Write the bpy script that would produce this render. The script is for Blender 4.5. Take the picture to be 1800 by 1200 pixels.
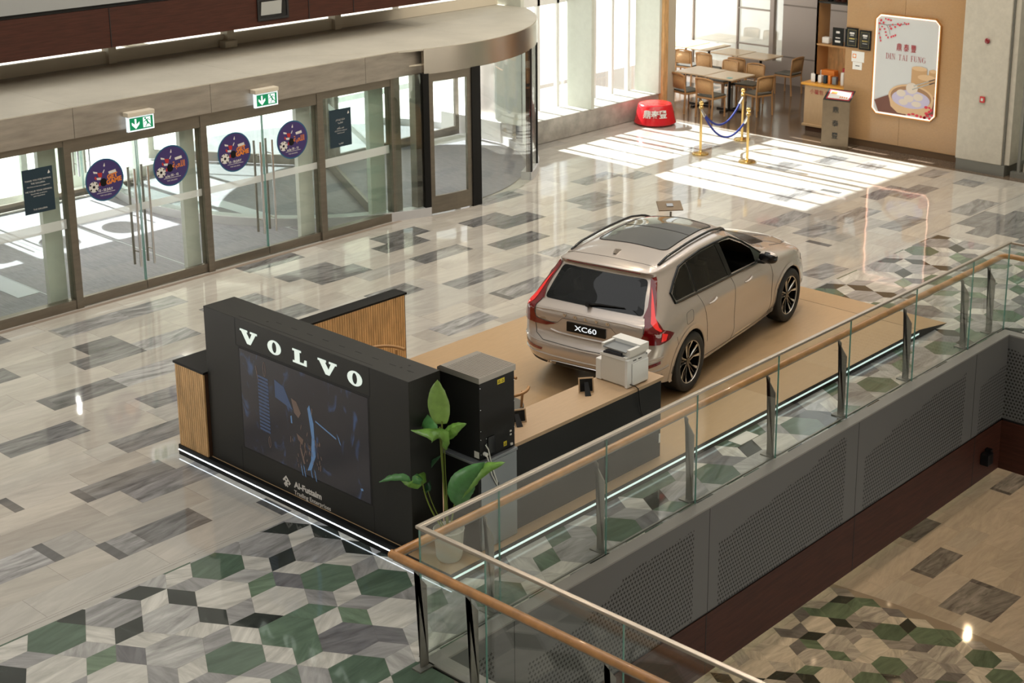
import bpy, bmesh, math, random
from mathutils import Vector, Matrix
from mathutils.bvhtree import BVHTree
random.seed(7)
PI = math.pi
S = bpy.context.scene
for o in list(bpy.data.objects):
    bpy.data.objects.remove(o)

# ---------------------------------------------------------------- camera (pixel frame 1800 x 1200)
H = 6.7
YAW, PITCH, ROLL = math.radians(41.5897), math.radians(15.3598), math.radians(0.037)
FPX, PPX, PPY = 2674.85, 1000.01, 349.58
fw = Vector((math.cos(YAW)*math.cos(PITCH), math.sin(YAW)*math.cos(PITCH), -math.sin(PITCH)))
rt = Vector((math.sin(YAW), -math.cos(YAW), 0))
up = rt.cross(fw)
rt2 = rt*math.cos(ROLL)+up*math.sin(ROLL)
up2 = -rt*math.sin(ROLL)+up*math.cos(ROLL)
cd = bpy.data.cameras.new('camera')
cam = bpy.data.objects.new('camera', cd)
S.collection.objects.link(cam)
M = Matrix(((rt2.x, up2.x, -fw.x, 0), (rt2.y, up2.y, -fw.y, 0), (rt2.z, up2.z, -fw.z, H), (0, 0, 0, 1)))
cam.matrix_world = M
cd.sensor_fit = 'HORIZONTAL'
cd.sensor_width = 36.0
cd.lens = FPX/1800*36
cd.shift_x = -(PPX-900)/1800
cd.shift_y = (PPY-600)/1800
cd.clip_end = 400
cd.dof.use_dof = True
cd.dof.focus_distance = 15.8
cd.dof.aperture_fstop = 3.0
S.camera = cam

# ---------------------------------------------------------------- exposure, sky, sun
S.view_settings.view_transform = 'Standard'
S.view_settings.look = 'None'
S.view_settings.gamma = 1.0
S.view_settings.use_curve_mapping = False
S.view_settings.exposure = 0.2
S.cycles.transparent_max_bounces = 40
S.cycles.max_bounces = 10
S.cycles.glossy_bounces = 6
W = bpy.data.worlds.new('world')
S.world = W
W.use_nodes = True
bg = W.node_tree.nodes['Background']
bg.inputs[0].default_value = (1.0, 0.992, 0.972, 1)
bg.inputs[1].default_value = 1.15
sd = bpy.data.lights.new('sun', 'SUN')
sd.energy = 17.0
sd.angle = math.radians(0.6)
sd.color = (1.0, 0.985, 0.96)
sun = bpy.data.objects.new('sun', sd)
S.collection.objects.link(sun)
SEL, SAZ = math.radians(37.5), math.radians(-91.5)      # travels almost straight towards -Y
sdir = Vector((math.cos(SAZ)*math.cos(SEL), math.sin(SAZ)*math.cos(SEL), -math.sin(SEL)))
sun.rotation_euler = sdir.to_track_quat('-Z', 'Y').to_euler()
sun.location = (20, 30, 20)

# ---------------------------------------------------------------- materials
def srgb(r, g, b):
    f = lambda c: (c/255/12.92) if c/255 <= .04045 else ((c/255+.055)/1.055)**2.4
    return (f(r), f(g), f(b))
MATS = {}
def mat(name, col, rough=.5, metal=0, coat=0, spec=.5, em=None, es=1.0, bump=0, bscale=40, trans=0, noise=0, nscale=8, stretch=(1, 1, 1), aniso=0):
    m = bpy.data.materials.new(name)
    m.use_nodes = True
    nt = m.node_tree
    p = nt.nodes['Principled BSDF']
    p.inputs['Base Color'].default_value = (*col, 1)
    p.inputs['Roughness'].default_value = rough
    p.inputs['Metallic'].default_value = metal
    p.inputs['Specular IOR Level'].default_value = spec
    p.inputs['Coat Weight'].default_value = coat
    p.inputs['Coat Roughness'].default_value = .03
    if em:
        p.inputs['Emission Color'].default_value = (*em, 1)
        p.inputs['Emission Strength'].default_value = es
    if noise or bump:
        tc = nt.nodes.new('ShaderNodeTexCoord')
        mp = nt.nodes.new('ShaderNodeMapping')
        mp.inputs['Scale'].default_value = stretch
        nt.links.new(tc.outputs['Object'], mp.inputs[0])
    if noise:
        n = nt.nodes.new('ShaderNodeTexNoise')
        n.inputs['Scale'].default_value = nscale
        n.inputs['Detail'].default_value = 5
        n.inputs['Roughness'].default_value = .6
        nt.links.new(mp.outputs[0], n.inputs['Vector'])
        cr = nt.nodes.new('ShaderNodeMapRange')
        cr.inputs[1].default_value = .3; cr.inputs[2].default_value = .7
        cr.inputs[3].default_value = 1-noise; cr.inputs[4].default_value = 1+noise*.5
        nt.links.new(n.outputs['Fac'], cr.inputs[0])
        mx = nt.nodes.new('ShaderNodeMix'); mx.data_type = 'RGBA'; mx.blend_type = 'MULTIPLY'
        mx.inputs['Factor'].default_value = 1
        mx.inputs[6].default_value = (*col, 1)
        nt.links.new(cr.outputs[0], mx.inputs[7])
        nt.links.new(mx.outputs[2], p.inputs['Base Color'])
    if bump:
        n2 = nt.nodes.new('ShaderNodeTexNoise')
        n2.inputs['Scale'].default_value = bscale
        nt.links.new(mp.outputs[0], n2.inputs['Vector'])
        b = nt.nodes.new('ShaderNodeBump')
        b.inputs['Strength'].default_value = bump
        b.inputs['Distance'].default_value = .01
        nt.links.new(n2.outputs['Fac'], b.inputs['Height'])
        nt.links.new(b.outputs[0], p.inputs['Normal'])
    MATS[name] = m
    return m

def glass(name, tint=(.93, .97, .95), refl=.9, base_r=.04, rough=0.0):
    """thin architectural pane: clear transmission plus mirror reflection by angle"""
    m = bpy.data.materials.new(name)
    m.use_nodes = True
    nt = m.node_tree
    nt.nodes.remove(nt.nodes['Principled BSDF'])
    out = nt.nodes['Material Output']
    t = nt.nodes.new('ShaderNodeBsdfTransparent'); t.inputs[0].default_value = (*tint, 1)
    g = nt.nodes.new('ShaderNodeBsdfGlossy'); g.inputs[0].default_value = (refl, refl, refl, 1); g.inputs['Roughness'].default_value = rough
    fr = nt.nodes.new('ShaderNodeFresnel'); fr.inputs[0].default_value = 1.5
    mr = nt.nodes.new('ShaderNodeMath'); mr.operation = 'ADD'; mr.inputs[1].default_value = base_r; mr.use_clamp = True
    geo = nt.nodes.new('ShaderNodeNewGeometry')
    mx = nt.nodes.new('ShaderNodeMixShader')
    io = nt.nodes.new('ShaderNodeMapRange'); io.inputs[3].default_value = 1.5; io.inputs[4].default_value = 1/1.5
    nt.links.new(geo.outputs['Backfacing'], io.inputs[0]); nt.links.new(io.outputs[0], fr.inputs[0])
    nt.links.new(fr.outputs[0], mr.inputs[0])
    nt.links.new(mr.outputs[0], mx.inputs[0])
    nt.links.new(t.outputs[0], mx.inputs[1]); nt.links.new(g.outputs[0], mx.inputs[2])
    nt.links.new(mx.outputs[0], out.inputs[0])
    MATS[name] = m
    return m

m_steel = mat('brushed_frame', (.26, .23, .19), .38, .8, noise=.12, nscale=3, stretch=(1, 1, 6))
m_fascia = mat('brushed_fascia', (.45, .41, .36), .42, .75, noise=.2, nscale=2.2, stretch=(1, 1, 5), bump=.05, bscale=3)
m_drum = mat('polished_drum', (.60, .55, .49), .24, 1.0, noise=.08, nscale=2)
m_roof = mat('canopy_top', (.56, .53, .45), .55, 0, noise=.12, nscale=1.2, bump=.1, bscale=6)
m_beige = mat('beige_paint', (.66, .60, .49), .55)
m_pier = mat('pale_green_panel', (.62, .65, .58), .35, 0, noise=.05)
m_redwood = mat('red_wood', (.055, .016, .009), .55, 0, noise=.35, nscale=3, stretch=(1, 1, 14), spec=.3)
m_groove = mat('black_groove', (.008, .008, .009), .6)
m_greywall = mat('grey_panel', (.30, .31, .31), .5)
m_glass = glass('clear_glass', (.96, .985, .975), .95, .015)
m_glass2 = glass('rail_glass', (.955, .98, .968), .9, .015)
m_glassg = glass('tinted_glass', (.92, .96, .94), .95, .02)
m_gedge = mat('glass_edge', (.13, .32, .28), .2, 0)
m_black = mat('matt_black', (.009, .009, .009), .42, 0, spec=.22)
m_blackg = mat('gloss_black', (.008, .008, .009), .12, 0)
m_dark = mat('charcoal', (.026, .026, .024), .42, spec=.3)
m_deck = mat('oak_laminate', (.50, .335, .185), .34, 0, noise=.06, nscale=6, stretch=(1, 6, 1))
m_desk = mat('oak_desk', (.52, .36, .22), .4, 0, noise=.06, nscale=6, stretch=(1, 6, 1))
m_slat = mat('slat_wood', (.74, .46, .21), .45, 0, noise=.3, nscale=5, stretch=(3, 3, .8))
m_slatgap = mat('slat_gap', (.06, .025, .01), .8)
m_led = mat('led_white', (.9, .95, 1), .5, em=(.85, .94, 1.0), es=4.5)
m_ledsoft = mat('led_profile', (.5, .55, .55), .5, em=(.75, .92, .88), es=.9)
m_letter = mat('lit_letter', (.7, .78, .73), .5, em=(.80, .92, .84), es=.5)
m_print = mat('print_white', (.76, .74, .71), .6)
m_mat = mat('entrance_mat', (.24, .235, .26), .75, 0, noise=.25, nscale=60, stretch=(1, .1, 1))
m_white = mat('white_plastic', (.80, .80, .78), .35)
m_whiteg = mat('white_gloss', (.82, .83, .84), .12, coat=.5)
m_stone = mat('stone_curb', (.44, .42, .38), .35, 0, noise=.3, nscale=4)
m_ground = mat('sunlit_paving', (.80, .79, .76), .8, 0, noise=.06, nscale=2)
m_lime = mat('limestone', (.55, .515, .44), .5, 0, noise=.10, nscale=9)
m_base = mat('base_metal', (.24, .24, .22), .4, .5)
m_rail = mat('handrail_wood', (.52, .25, .085), .32, 0, noise=.3, nscale=7, stretch=(1, 1, 1), coat=.25)
m_cap = mat('rail_cap', (.47, .42, .36), .32, .85)
m_post = mat('steel_post', (.25, .24, .22), .4, .1, noise=.15, nscale=2)
m_brass = mat('polished_brass', (.83, .58, .22), .14, 1)
m_rope = mat('blue_rope', (.015, .03, .22), .75)
m_bronze = mat('bronze_sheet', (.20, .15, .10), .33, .6, noise=.1)
m_red = mat('gloss_red', (.62, .012, .02), .2, coat=.4)
m_redp = mat('red_print', (.38, .02, .03), .6)
m_chairw = mat('chair_oak', (.46, .25, .10), .4)
m_cane = mat('cane_weave', (.55, .33, .15), .7, noise=.2, nscale=60)
m_seat = mat('seat_pad', (.10, .10, .085), .5)
m_table = mat('table_top', (.66, .50, .33), .28)
m_wallw = mat('woven_wood_wall', (.45, .27, .13), .28, 0, noise=.12, nscale=30, stretch=(1, 1, 5), coat=.3)
m_terr = mat('terrazzo', (.17, .125, .09), .12, 0, noise=.5, nscale=35)
m_greyrest = mat('restaurant_wall', (.36, .31, .275), .5)
m_green = mat('sign_green', (.0, .17, .07), .4, em=(0, .35, .14), es=.35)
m_signw = mat('sign_white', (.9, .95, .95), .4, em=(.8, .9, 1), es=.6)
m_leaf = mat('leaf_green', (.17, .36, .06), .35, 0, noise=.25, nscale=14, stretch=(1, 1, 1), coat=.1)
m_leafd = mat('leaf_dark', (.03, .11, .045), .35, 0, noise=.25, nscale=14)
m_stem = mat('stem_green', (.17, .22, .03), .5)
m_pot = mat('ceramic_pot', (.62, .62, .56), .35)
m_chrome = mat('chrome', (.75, .75, .76), .1, 1)
m_grey = mat('grey_metal', (.26, .28, .30), .38, .6)
m_greyl = mat('grey_lid', (.34, .32, .29), .4, .7, noise=.05, nscale=20)
m_yellow = mat('yellow_label', (.75, .62, .02), .5)
m_grille = mat('printer_dark', (.035, .04, .05), .4)
m_shade = mat('printer_side', (.70, .68, .63), .45)
m_navy = mat('navy_sheet', (.012, .035, .055), .5)
m_purple = mat('purple_film', (.055, .035, .16), .45)
m_teal = mat('teal_film', (.02, .13, .24), .45)
m_orange = mat('orange_print', (.8, .25, .04), .5)
m_glow = mat('warm_edge_light', (1, .5, .3), .5, em=(1.0, .62, .45), es=2.2)

# ---------------------------------------------------------------- builders
OFF = {}
def link(o, parent=None):
    S.collection.objects.link(o)
    if parent is not None:
        o.parent = parent
    return o
def tag(o, label=None, cat=None, group=None, kind=None):
    if label: o['label'] = label
    if cat: o['category'] = cat
    if group: o['group'] = group
    if kind: o['kind'] = kind
    return o
def thing(name, label, cat, loc=(0, 0, 0), group=None, kind=None, local=False, rz=0):
    o = bpy.data.objects.new(name, None)
    o.empty_display_size = .1
    link(o)
    o.location = loc
    o.rotation_euler = (0, 0, rz)
    OFF[o.name] = Vector((0, 0, 0)) if local else Vector(loc)
    return tag(o, label, cat, group, kind)
class MB:
    def __init__(s): s.v = []; s.f = []; s.col = []
    def add(s, vs, fs):
        n = len(s.v); s.v += [tuple(v) for v in vs]; s.f += [tuple(i+n for i in f) for f in fs]; return s
    def box(s, x0, x1, y0, y1, z0, z1):
        v = [(x, y, z) for z in (z0, z1) for y in (y0, y1) for x in (x0, x1)]
        return s.add(v, [(0, 2, 3, 1), (4, 5, 7, 6), (0, 1, 5, 4), (2, 6, 7, 3), (0, 4, 6, 2), (1, 3, 7, 5)])
    def obox(s, c, ax, ay, az):
        c = Vector(c); ax = Vector(ax); ay = Vector(ay); az = Vector(az)
        v = [c+i*ax+j*ay+k*az for k in (-1, 1) for j in (-1, 1) for i in (-1, 1)]
        return s.add(v, [(0, 2, 3, 1), (4, 5, 7, 6), (0, 1, 5, 4), (2, 6, 7, 3), (0, 4, 6, 2), (1, 3, 7, 5)])
    def tube(s, pts, r, n=10, caps=True, flat=1.0):
        pts = [Vector(p) for p in pts]
        rs = r if isinstance(r, (list, tuple)) else [r]*len(pts)
        t0 = (pts[1]-pts[0]).normalized()
        a = t0.orthogonal().normalized() if abs(t0.z) > .95 else Vector((0, 0, 1)).cross(t0).normalized()
        rings = []
        for i, p in enumerate(pts):
            if i == 0: t = pts[1]-p
            elif i == len(pts)-1: t = p-pts[i-1]
            else: t = (pts[i+1]-p).normalized()+(p-pts[i-1]).normalized()
            t.normalize()
            a = (a-t*a.dot(t)).normalized(); b = t.cross(a)
            rings.append([p+a*math.cos(2*PI*k/n)*rs[i]+b*math.sin(2*PI*k/n)*rs[i]*flat for k in range(n)])
        v = [q for g in rings for q in g]
        f = []
        for i in range(len(pts)-1):
            for k in range(n):
                f.append((i*n+k, i*n+(k+1) % n, (i+1)*n+(k+1) % n, (i+1)*n+k))
        if caps:
            f.append(tuple(range(n))[::-1]); f.append(tuple((len(pts)-1)*n+k for k in range(n)))
        return s.add(v, f)
    def cyl(s, c, r, z0, z1, n=32, r2=None):
        r2 = r if r2 is None else r2
        v = [(c[0]+r*math.cos(2*PI*k/n), c[1]+r*math.sin(2*PI*k/n), z0) for k in range(n)]+[(c[0]+r2*math.cos(2*PI*k/n), c[1]+r2*math.sin(2*PI*k/n), z1) for k in range(n)]
        f = [(k, (k+1) % n, n+(k+1) % n, n+k) for k in range(n)]+[tuple(range(n))[::-1], tuple(n+k for k in range(n))]
        return s.add(v, f)
    def lathe(s, c, prof, n=32):
        v = []; f = []
        for (r, z) in prof:
            v += [(c[0]+r*math.cos(2*PI*k/n), c[1]+r*math.sin(2*PI*k/n), c[2]+z) for k in range(n)]
        for i in range(len(prof)-1):
            for k in range(n):
                f.append((i*n+k, i*n+(k+1) % n, (i+1)*n+(k+1) % n, (i+1)*n+k))
        return s.add(v, f)
    def poly(s, pts):
        return s.add(pts, [tuple(range(len(pts)))])
    def prism(s, pts, d):
        """extrude a polygon of 3D points by vector d"""
        d = Vector(d); n = len(pts)
        v = [Vector(p) for p in pts]+[Vector(p)+d for p in pts]
        return s.add(v, [tuple(range(n))[::-1], tuple(range(n, 2*n))]+[(i, (i+1) % n, n+(i+1) % n, n+i) for i in range(n)])
    def build(s, name, m, parent=None, smooth=False, bevel=0, seg=2, fix=False):
        me = bpy.data.meshes.new(name)
        off = OFF.get(parent.name, Vector()) if parent is not None else Vector()
        me.from_pydata([tuple(Vector(v)-off) for v in s.v], [], s.f)
        if fix:
            b = bmesh.new(); b.from_mesh(me); bmesh.ops.recalc_face_normals(b, faces=b.faces); b.to_mesh(me); b.free()
        me.materials.append(m)
        if smooth:
            b = bmesh.new(); b.from_mesh(me)
            for f_ in b.faces: f_.smooth = True
            for e_ in b.edges:
                if len(e_.link_faces) == 2 and e_.link_faces[0].normal.angle(e_.link_faces[1].normal, 0) > .9: e_.smooth = False
            b.to_mesh(me); b.free()
        o = bpy.data.objects.new(name, me)
        link(o, parent)
        OFF[o.name] = off
        if bevel:
            md = o.modifiers.new('bevel', 'BEVEL'); md.width = bevel; md.segments = seg; md.limit_method = 'ANGLE'; md.angle_limit = .6
        if smooth == 'auto':
            pass
        return o
def B(*a):
    return MB().box(*a)
def struct(name, mb, m, label, cat='building part', smooth=False, bevel=0, parent=None):
    o = mb.build(name, m, parent, smooth, bevel)
    if parent is None: tag(o, label, cat, kind='structure')
    return o
_AR = dict(ا='ﺍﺎ', ب='ﺏﺐﺑﺒ', ة='ﺓﺔ', ت='ﺕﺖﺗﺘ', ج='ﺝﺞﺟﺠ', ح='ﺡﺢﺣﺤ', خ='ﺥﺦﺧﺨ', د='ﺩﺪ', ر='ﺭﺮ', ز='ﺯﺰ', س='ﺱﺲﺳﺴ', ش='ﺵﺶﺷﺸ', ع='ﻉﻊﻋﻌ', غ='ﻍﻎﻏﻐ', ق='ﻕﻖﻗﻘ', ك='ﻙﻚﻛﻜ', ل='ﻝﻞﻟﻠ', م='ﻡﻢﻣﻤ', ن='ﻥﻦﻧﻨ', و='ﻭﻮ', ي='ﻱﻲﻳﻴ', ر_='')
def arabic(word):
    """joined letter shapes in left-to-right drawing order"""
    out = []
    for wd in word.split(' '):
        sh = []
        for i, c in enumerate(wd):
            F_ = _AR.get(c)
            if not F_: sh.append(c); continue
            prev = i > 0 and len(_AR.get(wd[i-1], '')) == 4
            nxt = i < len(wd)-1 and wd[i+1] in _AR and len(F_) == 4
            sh.append(F_[(1 if prev else 0)+(2 if nxt else 0)])
        out.append(''.join(reversed(sh)))
    return ' '.join(reversed(out))
def text_mesh(txt, size, depth=.002, extrude_scale=(1, 1), align='CENTER', bold=0.0):
    cu = bpy.data.curves.new('t', 'FONT')
    cu.body = txt; cu.size = size; cu.extrude = depth/2; cu.align_x = align; cu.align_y = 'CENTER'
    cu.offset = bold; cu.resolution_u = 3
    o = bpy.data.objects.new('t', cu)
    S.collection.objects.link(o)
    bpy.context.view_layer.update()
    me = bpy.data.meshes.new_from_object(o.evaluated_get(bpy.context.evaluated_depsgraph_get()))
    bpy.data.objects.remove(o)
    vs = [v.co.copy() for v in me.vertices]; fs = [tuple(p.vertices) for p in me.polygons]
    bpy.data.meshes.remove(me)
    return vs, fs
def text(txt, size, origin, ux, uy, name, m, parent=None, depth=.002, sx=1.0, align='CENTER', bold=0.0, width=None, shear=0):
    """flat lettering in the plane spanned by ux (reading direction) and uy (up)"""
    vs, fs = text_mesh(txt, size, depth, align=align, bold=bold)
    ux = Vector(ux).normalized(); uy = Vector(uy).normalized(); un = ux.cross(uy)
    if width and vs:
        w = max(v.x for v in vs)-min(v.x for v in vs)
        sx = width/w
    o = Vector(origin)
    mb = MB().add([o+ux*(v.x*sx+v.y*shear)+uy*v.y+un*v.z for v in vs], fs)
    return mb.build(name, m, parent)
# ================================================================ FLOORS
def floor_mat(name, rough=.07, bump=.012):
    m = bpy.data.materials.new(name); m.use_nodes = True
    nt = m.node_tree; p = nt.nodes['Principled BSDF']; L = nt.links.new
    at = nt.nodes.new('ShaderNodeAttribute'); at.attribute_name = 'Col'
    rn = nt.nodes.new('ShaderNodeAttribute'); rn.attribute_name = 'Rnd'
    tc = nt.nodes.new('ShaderNodeTexCoord')
    rot = nt.nodes.new('ShaderNodeVectorRotate'); rot.rotation_type = 'Z_AXIS'
    L(tc.outputs['Object'], rot.inputs['Vector']); L(rn.outputs['Fac'], rot.inputs['Angle'])
    mp = nt.nodes.new('ShaderNodeMapping'); mp.inputs['Scale'].default_value = (1.3, 7, 1)
    L(rot.outputs[0], mp.inputs[0])
    n = nt.nodes.new('ShaderNodeTexNoise'); n.noise_dimensions = '4D'; n.inputs['Scale'].default_value = 1.6; n.inputs['Detail'].default_value = 7; n.inputs['Roughness'].default_value = .62; n.inputs['Distortion'].default_value = .7
    L(mp.outputs[0], n.inputs['Vector'])
    mw = nt.nodes.new('ShaderNodeMath'); mw.operation = 'MULTIPLY'; mw.inputs[1].default_value = 40
    L(rn.outputs['Fac'], mw.inputs[0]); L(mw.outputs[0], n.inputs['W'])
    mr = nt.nodes.new('ShaderNodeMapRange'); mr.inputs[1].default_value = .34; mr.inputs[2].default_value = .66; mr.inputs[3].default_value = -1; mr.inputs[4].default_value = 1
    L(n.outputs['Fac'], mr.inputs[0])
    ms = nt.nodes.new('ShaderNodeMath'); ms.operation = 'MULTIPLY_ADD'; ms.inputs[2].default_value = 1
    L(mr.outputs[0], ms.inputs[0]); L(at.outputs['Alpha'], ms.inputs[1])
    mx = nt.nodes.new('ShaderNodeMix'); mx.data_type = 'RGBA'; mx.blend_type = 'MULTIPLY'; mx.inputs['Factor'].default_value = 1
    L(at.outputs['Color'], mx.inputs[6]); L(ms.outputs[0], mx.inputs[7])
    L(mx.outputs[2], p.inputs['Base Color'])
    p.inputs['Roughness'].default_value = rough
    p.inputs['Specular IOR Level'].default_value = .55
    p.inputs['Coat Weight'].default_value = .35
    p.inputs['Coat Roughness'].default_value = .02
    n2 = nt.nodes.new('ShaderNodeTexNoise'); n2.inputs['Scale'].default_value = 1.7; n2.inputs['Detail'].default_value = 1
    L(tc.outputs['Object'], n2.inputs['Vector'])
    b = nt.nodes.new('ShaderNodeBump'); b.inputs['Strength'].default_value = .25; b.inputs['Distance'].default_value = bump
    L(n2.outputs['Fac'], b.inputs['Height']); L(b.outputs[0], p.inputs['Normal']); L(b.outputs[0], p.inputs['Coat Normal'])
    return m
m_floor = floor_mat('marble_floor')

def clip(poly, x0, x1, y0, y1):
    def cl(p, ax, v, keep_less):
        out = []
        for i in range(len(p)):
            a, b = p[i], p[(i+1) % len(p)]
            ia = (a[ax] <= v) if keep_less else (a[ax] >= v)
            ib = (b[ax] <= v) if keep_less else (b[ax] >= v)
            if ia: out.append(a)
            if ia != ib:
                t = (v-a[ax])/(b[ax]-a[ax])
                out.append((a[0]+(b[0]-a[0])*t, a[1]+(b[1]-a[1])*t))
        return out
    for ax, v, k in ((0, x0, False), (0, x1, True), (1, y0, False), (1, y1, True)):
        if len(poly) < 3: return []
        poly = cl(poly, ax, v, k)
    return poly if len(poly) >= 3 else []
def inset(poly, d):
    n = len(poly)
    cx = sum(p[0] for p in poly)/n; cy = sum(p[1] for p in poly)/n
    out = []
    for x, y in poly:
        l = math.hypot(x-cx, y-cy)
        k = max(0, (l-d)/l) if l > 1e-6 else 1
        out.append((cx+(x-cx)*k, cy+(y-cy)*k))
    return out
class Tiles:
    def __init__(s): s.mb = MB(); s.cols = []; s.rnd = []
    def tile(s, poly, z, col, vein, gap=.0014, ang=None):
        if len(poly) < 3: return
        a = 0
        for i in range(len(poly)):
            a += poly[i][0]*poly[(i+1) % len(poly)][1]-poly[(i+1) % len(poly)][0]*poly[i][1]
        if abs(a) < .004: return
        if a < 0: poly = poly[::-1]
        s.mb.poly([(x, y, z) for x, y in inset(poly, gap)])
        s.cols.append((*col, vein)); s.rnd.append(random.random()*.6-.3 if ang is None else ang)
    def build(s, name, m):
        o = s.mb.build(name, m)
        me = o.data
        ca = me.attributes.new('Col', 'FLOAT_COLOR', 'FACE')
        ra = me.attributes.new('Rnd', 'FLOAT', 'FACE')
        ca, ra = me.attributes['Col'], me.attributes['Rnd']
        for i, c in enumerate(s.cols): ca.data[i].color = c
        for i, c in enumerate(s.rnd): ra.data[i].value = c
        return o
LIGHT = [(.52, .485, .43), (.49, .46, .41), (.55, .515, .46), (.50, .48, .44), (.46, .43, .385), (.53, .50, .455)]
GROUT = (.16, .14, .12)
G1, G2, G3 = (.095, .145, .105), (.12, .18, .13), (.17, .24, .165)
WHT = (.56, .55, .51); GRY = (.31, .31, .31); SDK = (.17, .17, .18); DRK = (.035, .042, .038); LGR = (.42, .42, .41)
XU, YU, HX, HY = .2613, .2206, 7.005, 10.372      # hexagon lattice step and origin
hexcol = {(0, 0): G1, (2, 0): GRY, (3, 2): GRY, (5, 2): WHT, (0, 4): WHT, (2, 4): G2, (3, 6): G1, (5, 6): LGR, (0, 8): SDK, (2, 8): WHT, (5, 10): G1, (3, 10): GRY}
rhcol = {(1, 2): (WHT, DRK, LGR, G3, SDK, WHT), (4, 0): (LGR, WHT, DRK, WHT, DRK, GRY), (4, 4): (DRK, GRY, WHT, GRY, WHT, DRK), (1, 6): (GRY, WHT, G2, WHT, G3, GRY), (4, 8): (WHT, G2, GRY, G1, GRY, WHT)}
def hextiles(T, rects, pt, nx, ny, z, rnd):
    """pt maps lattice (x,row) to world; centred cell (6,0),(0,4),(3,2)"""
    for r in range(ny[0], ny[1], 2):
        base = 0 if r % 4 == 0 else 3
        for c in range(nx[0], nx[1]):
            for dx in (0, 2):
                x = c*6+base+dx
                key = ((x % 6), r % 12)
                col = hexcol.get(key) if not rnd else None
                if col is None or random.random() < .18: col = rnd_choice(rhash(x, r))
                P = [pt(x+a, r+b) for a, b in ((1, 0), (.5, 1), (-.5, 1), (-1, 0), (-.5, -1), (.5, -1))]
                for R in rects:
                    T.tile(clip(P, *R), z, col, .22 if col in (G1, G2, WHT) else .38, .0009)
            gx = c*6+base+4 if base == 0 else c*6+base-2
            gy = r
            key = (gx % 6, gy % 12)
            cols = rhcol.get(key)
            if cols is None or rnd: cols = [random.choice((WHT, DRK, GRY, LGR, SDK, G2, WHT)) for _ in range(6)]
            shapes = [((0, 0), (.5, -1), (0, -2), (-.5, -1)), ((0, 0), (1, 0), (1.5, -1), (.5, -1)), ((0, 0), (-1, 0), (-1.5, -1), (-.5, -1)),
                      ((0, 0), (-1, 0), (-1.5, 1), (-.5, 1)), ((0, 0), (.5, 1), (0, 2), (-.5, 1)), ((0, 0), (1, 0), (1.5, 1), (.5, 1))]
            for sh, col in zip(shapes, cols):
                P = [pt(gx+a, gy+b) for a, b in sh]
                for R in rects:
                    T.tile(clip(P, *R), z, col, .3, .0009, ang=random.random()*3)
def rhash(x, r): return (x*7349+r*9151) % 97
def rnd_choice(k): return (G1, WHT, GRY, G2, WHT, SDK, LGR, G1)[k % 8]
T = Tiles()
ROWS = [10.72, 11.12, 11.51, 11.92, 12.32, 12.65, 13.01, 13.39, 13.80, 14.21, 14.57, 14.98, 15.39, 15.75, 16.18, 16.54, 16.93, 17.3, 17.7, 18.1, 18.5, 18.9, 19.3]
DK = {0: [(7.99, 8.11, .2), (17.4, 18.1, .5), (21.73, 22.78, .45)], 1: [(6.49, 6.59, .22), (6.59, 6.85, .5), (6.85, 7.49, .3), (20.22, 21.11, .4)],
 2: [(5.0, 6.09, .6), (6.09, 6.19, .25), (18.8, 18.92, .25), (23.4, 23.83, .4)], 3: [(7.26, 8.3, .48), (19.04, 19.8, .5), (20.06, 21.06, .45), (21.96, 22.97, .4)],
 4: [(6.91, 7.01, .25), (7.01, 7.91, .33), (21.58, 22.59, .4), (23.5, 24.1, .5)], 5: [(6.34, 6.44, .25), (19.17, 20.14, .45)], 6: [(7.8, 8.7, .36), (12.4, 13.31, .6), (21.5, 21.62, .25)],
 7: [(13.9, 14.0, .25), (14.0, 14.9, .5), (20.5, 21.43, .45), (23.32, 23.76, .4)], 8: [(6.93, 7.85, .33), (8.65, 9.5, .4)], 9: [(13.76, 14.73, .4), (15.7, 16.3, .45), (23.11, 23.8, .4)],
 10: [(7.88, 7.98, .25), (7.98, 8.8, .3), (8.8, 9.8, .6), (12.7, 13.45, .36), (17.05, 17.99, .4), (22.2, 22.8, .4)], 11: [(11.2, 11.96, .33), (15.48, 16.46, .25)], 12: [(8.75, 9.6, .33), (9.6, 10.4, .6), (14.23, 15.21, .28), (17.93, 18.68, .4)],
 13: [(7.2, 8.14, .3), (9.05, 9.6, .3), (10.9, 11.82, .45), (12.63, 13.55, .33), (16.25, 17.21, .25), (18.1, 18.9, .33)], 14: [(12.4, 13.34, .36), (14.2, 15.09, .25), (16.0, 16.86, .32), (19.96, 20.47, .4)],
 15: [(9.2, 10.14, .55), (10.14, 11.0, .5), (14.51, 15.43, .25), (19.09, 20.07, .35), (22.3, 23.0, .35)], 16: [(7.8, 8.67, .33), (12.29, 13.29, .3), (17.0, 17.95, .3)]}
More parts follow.
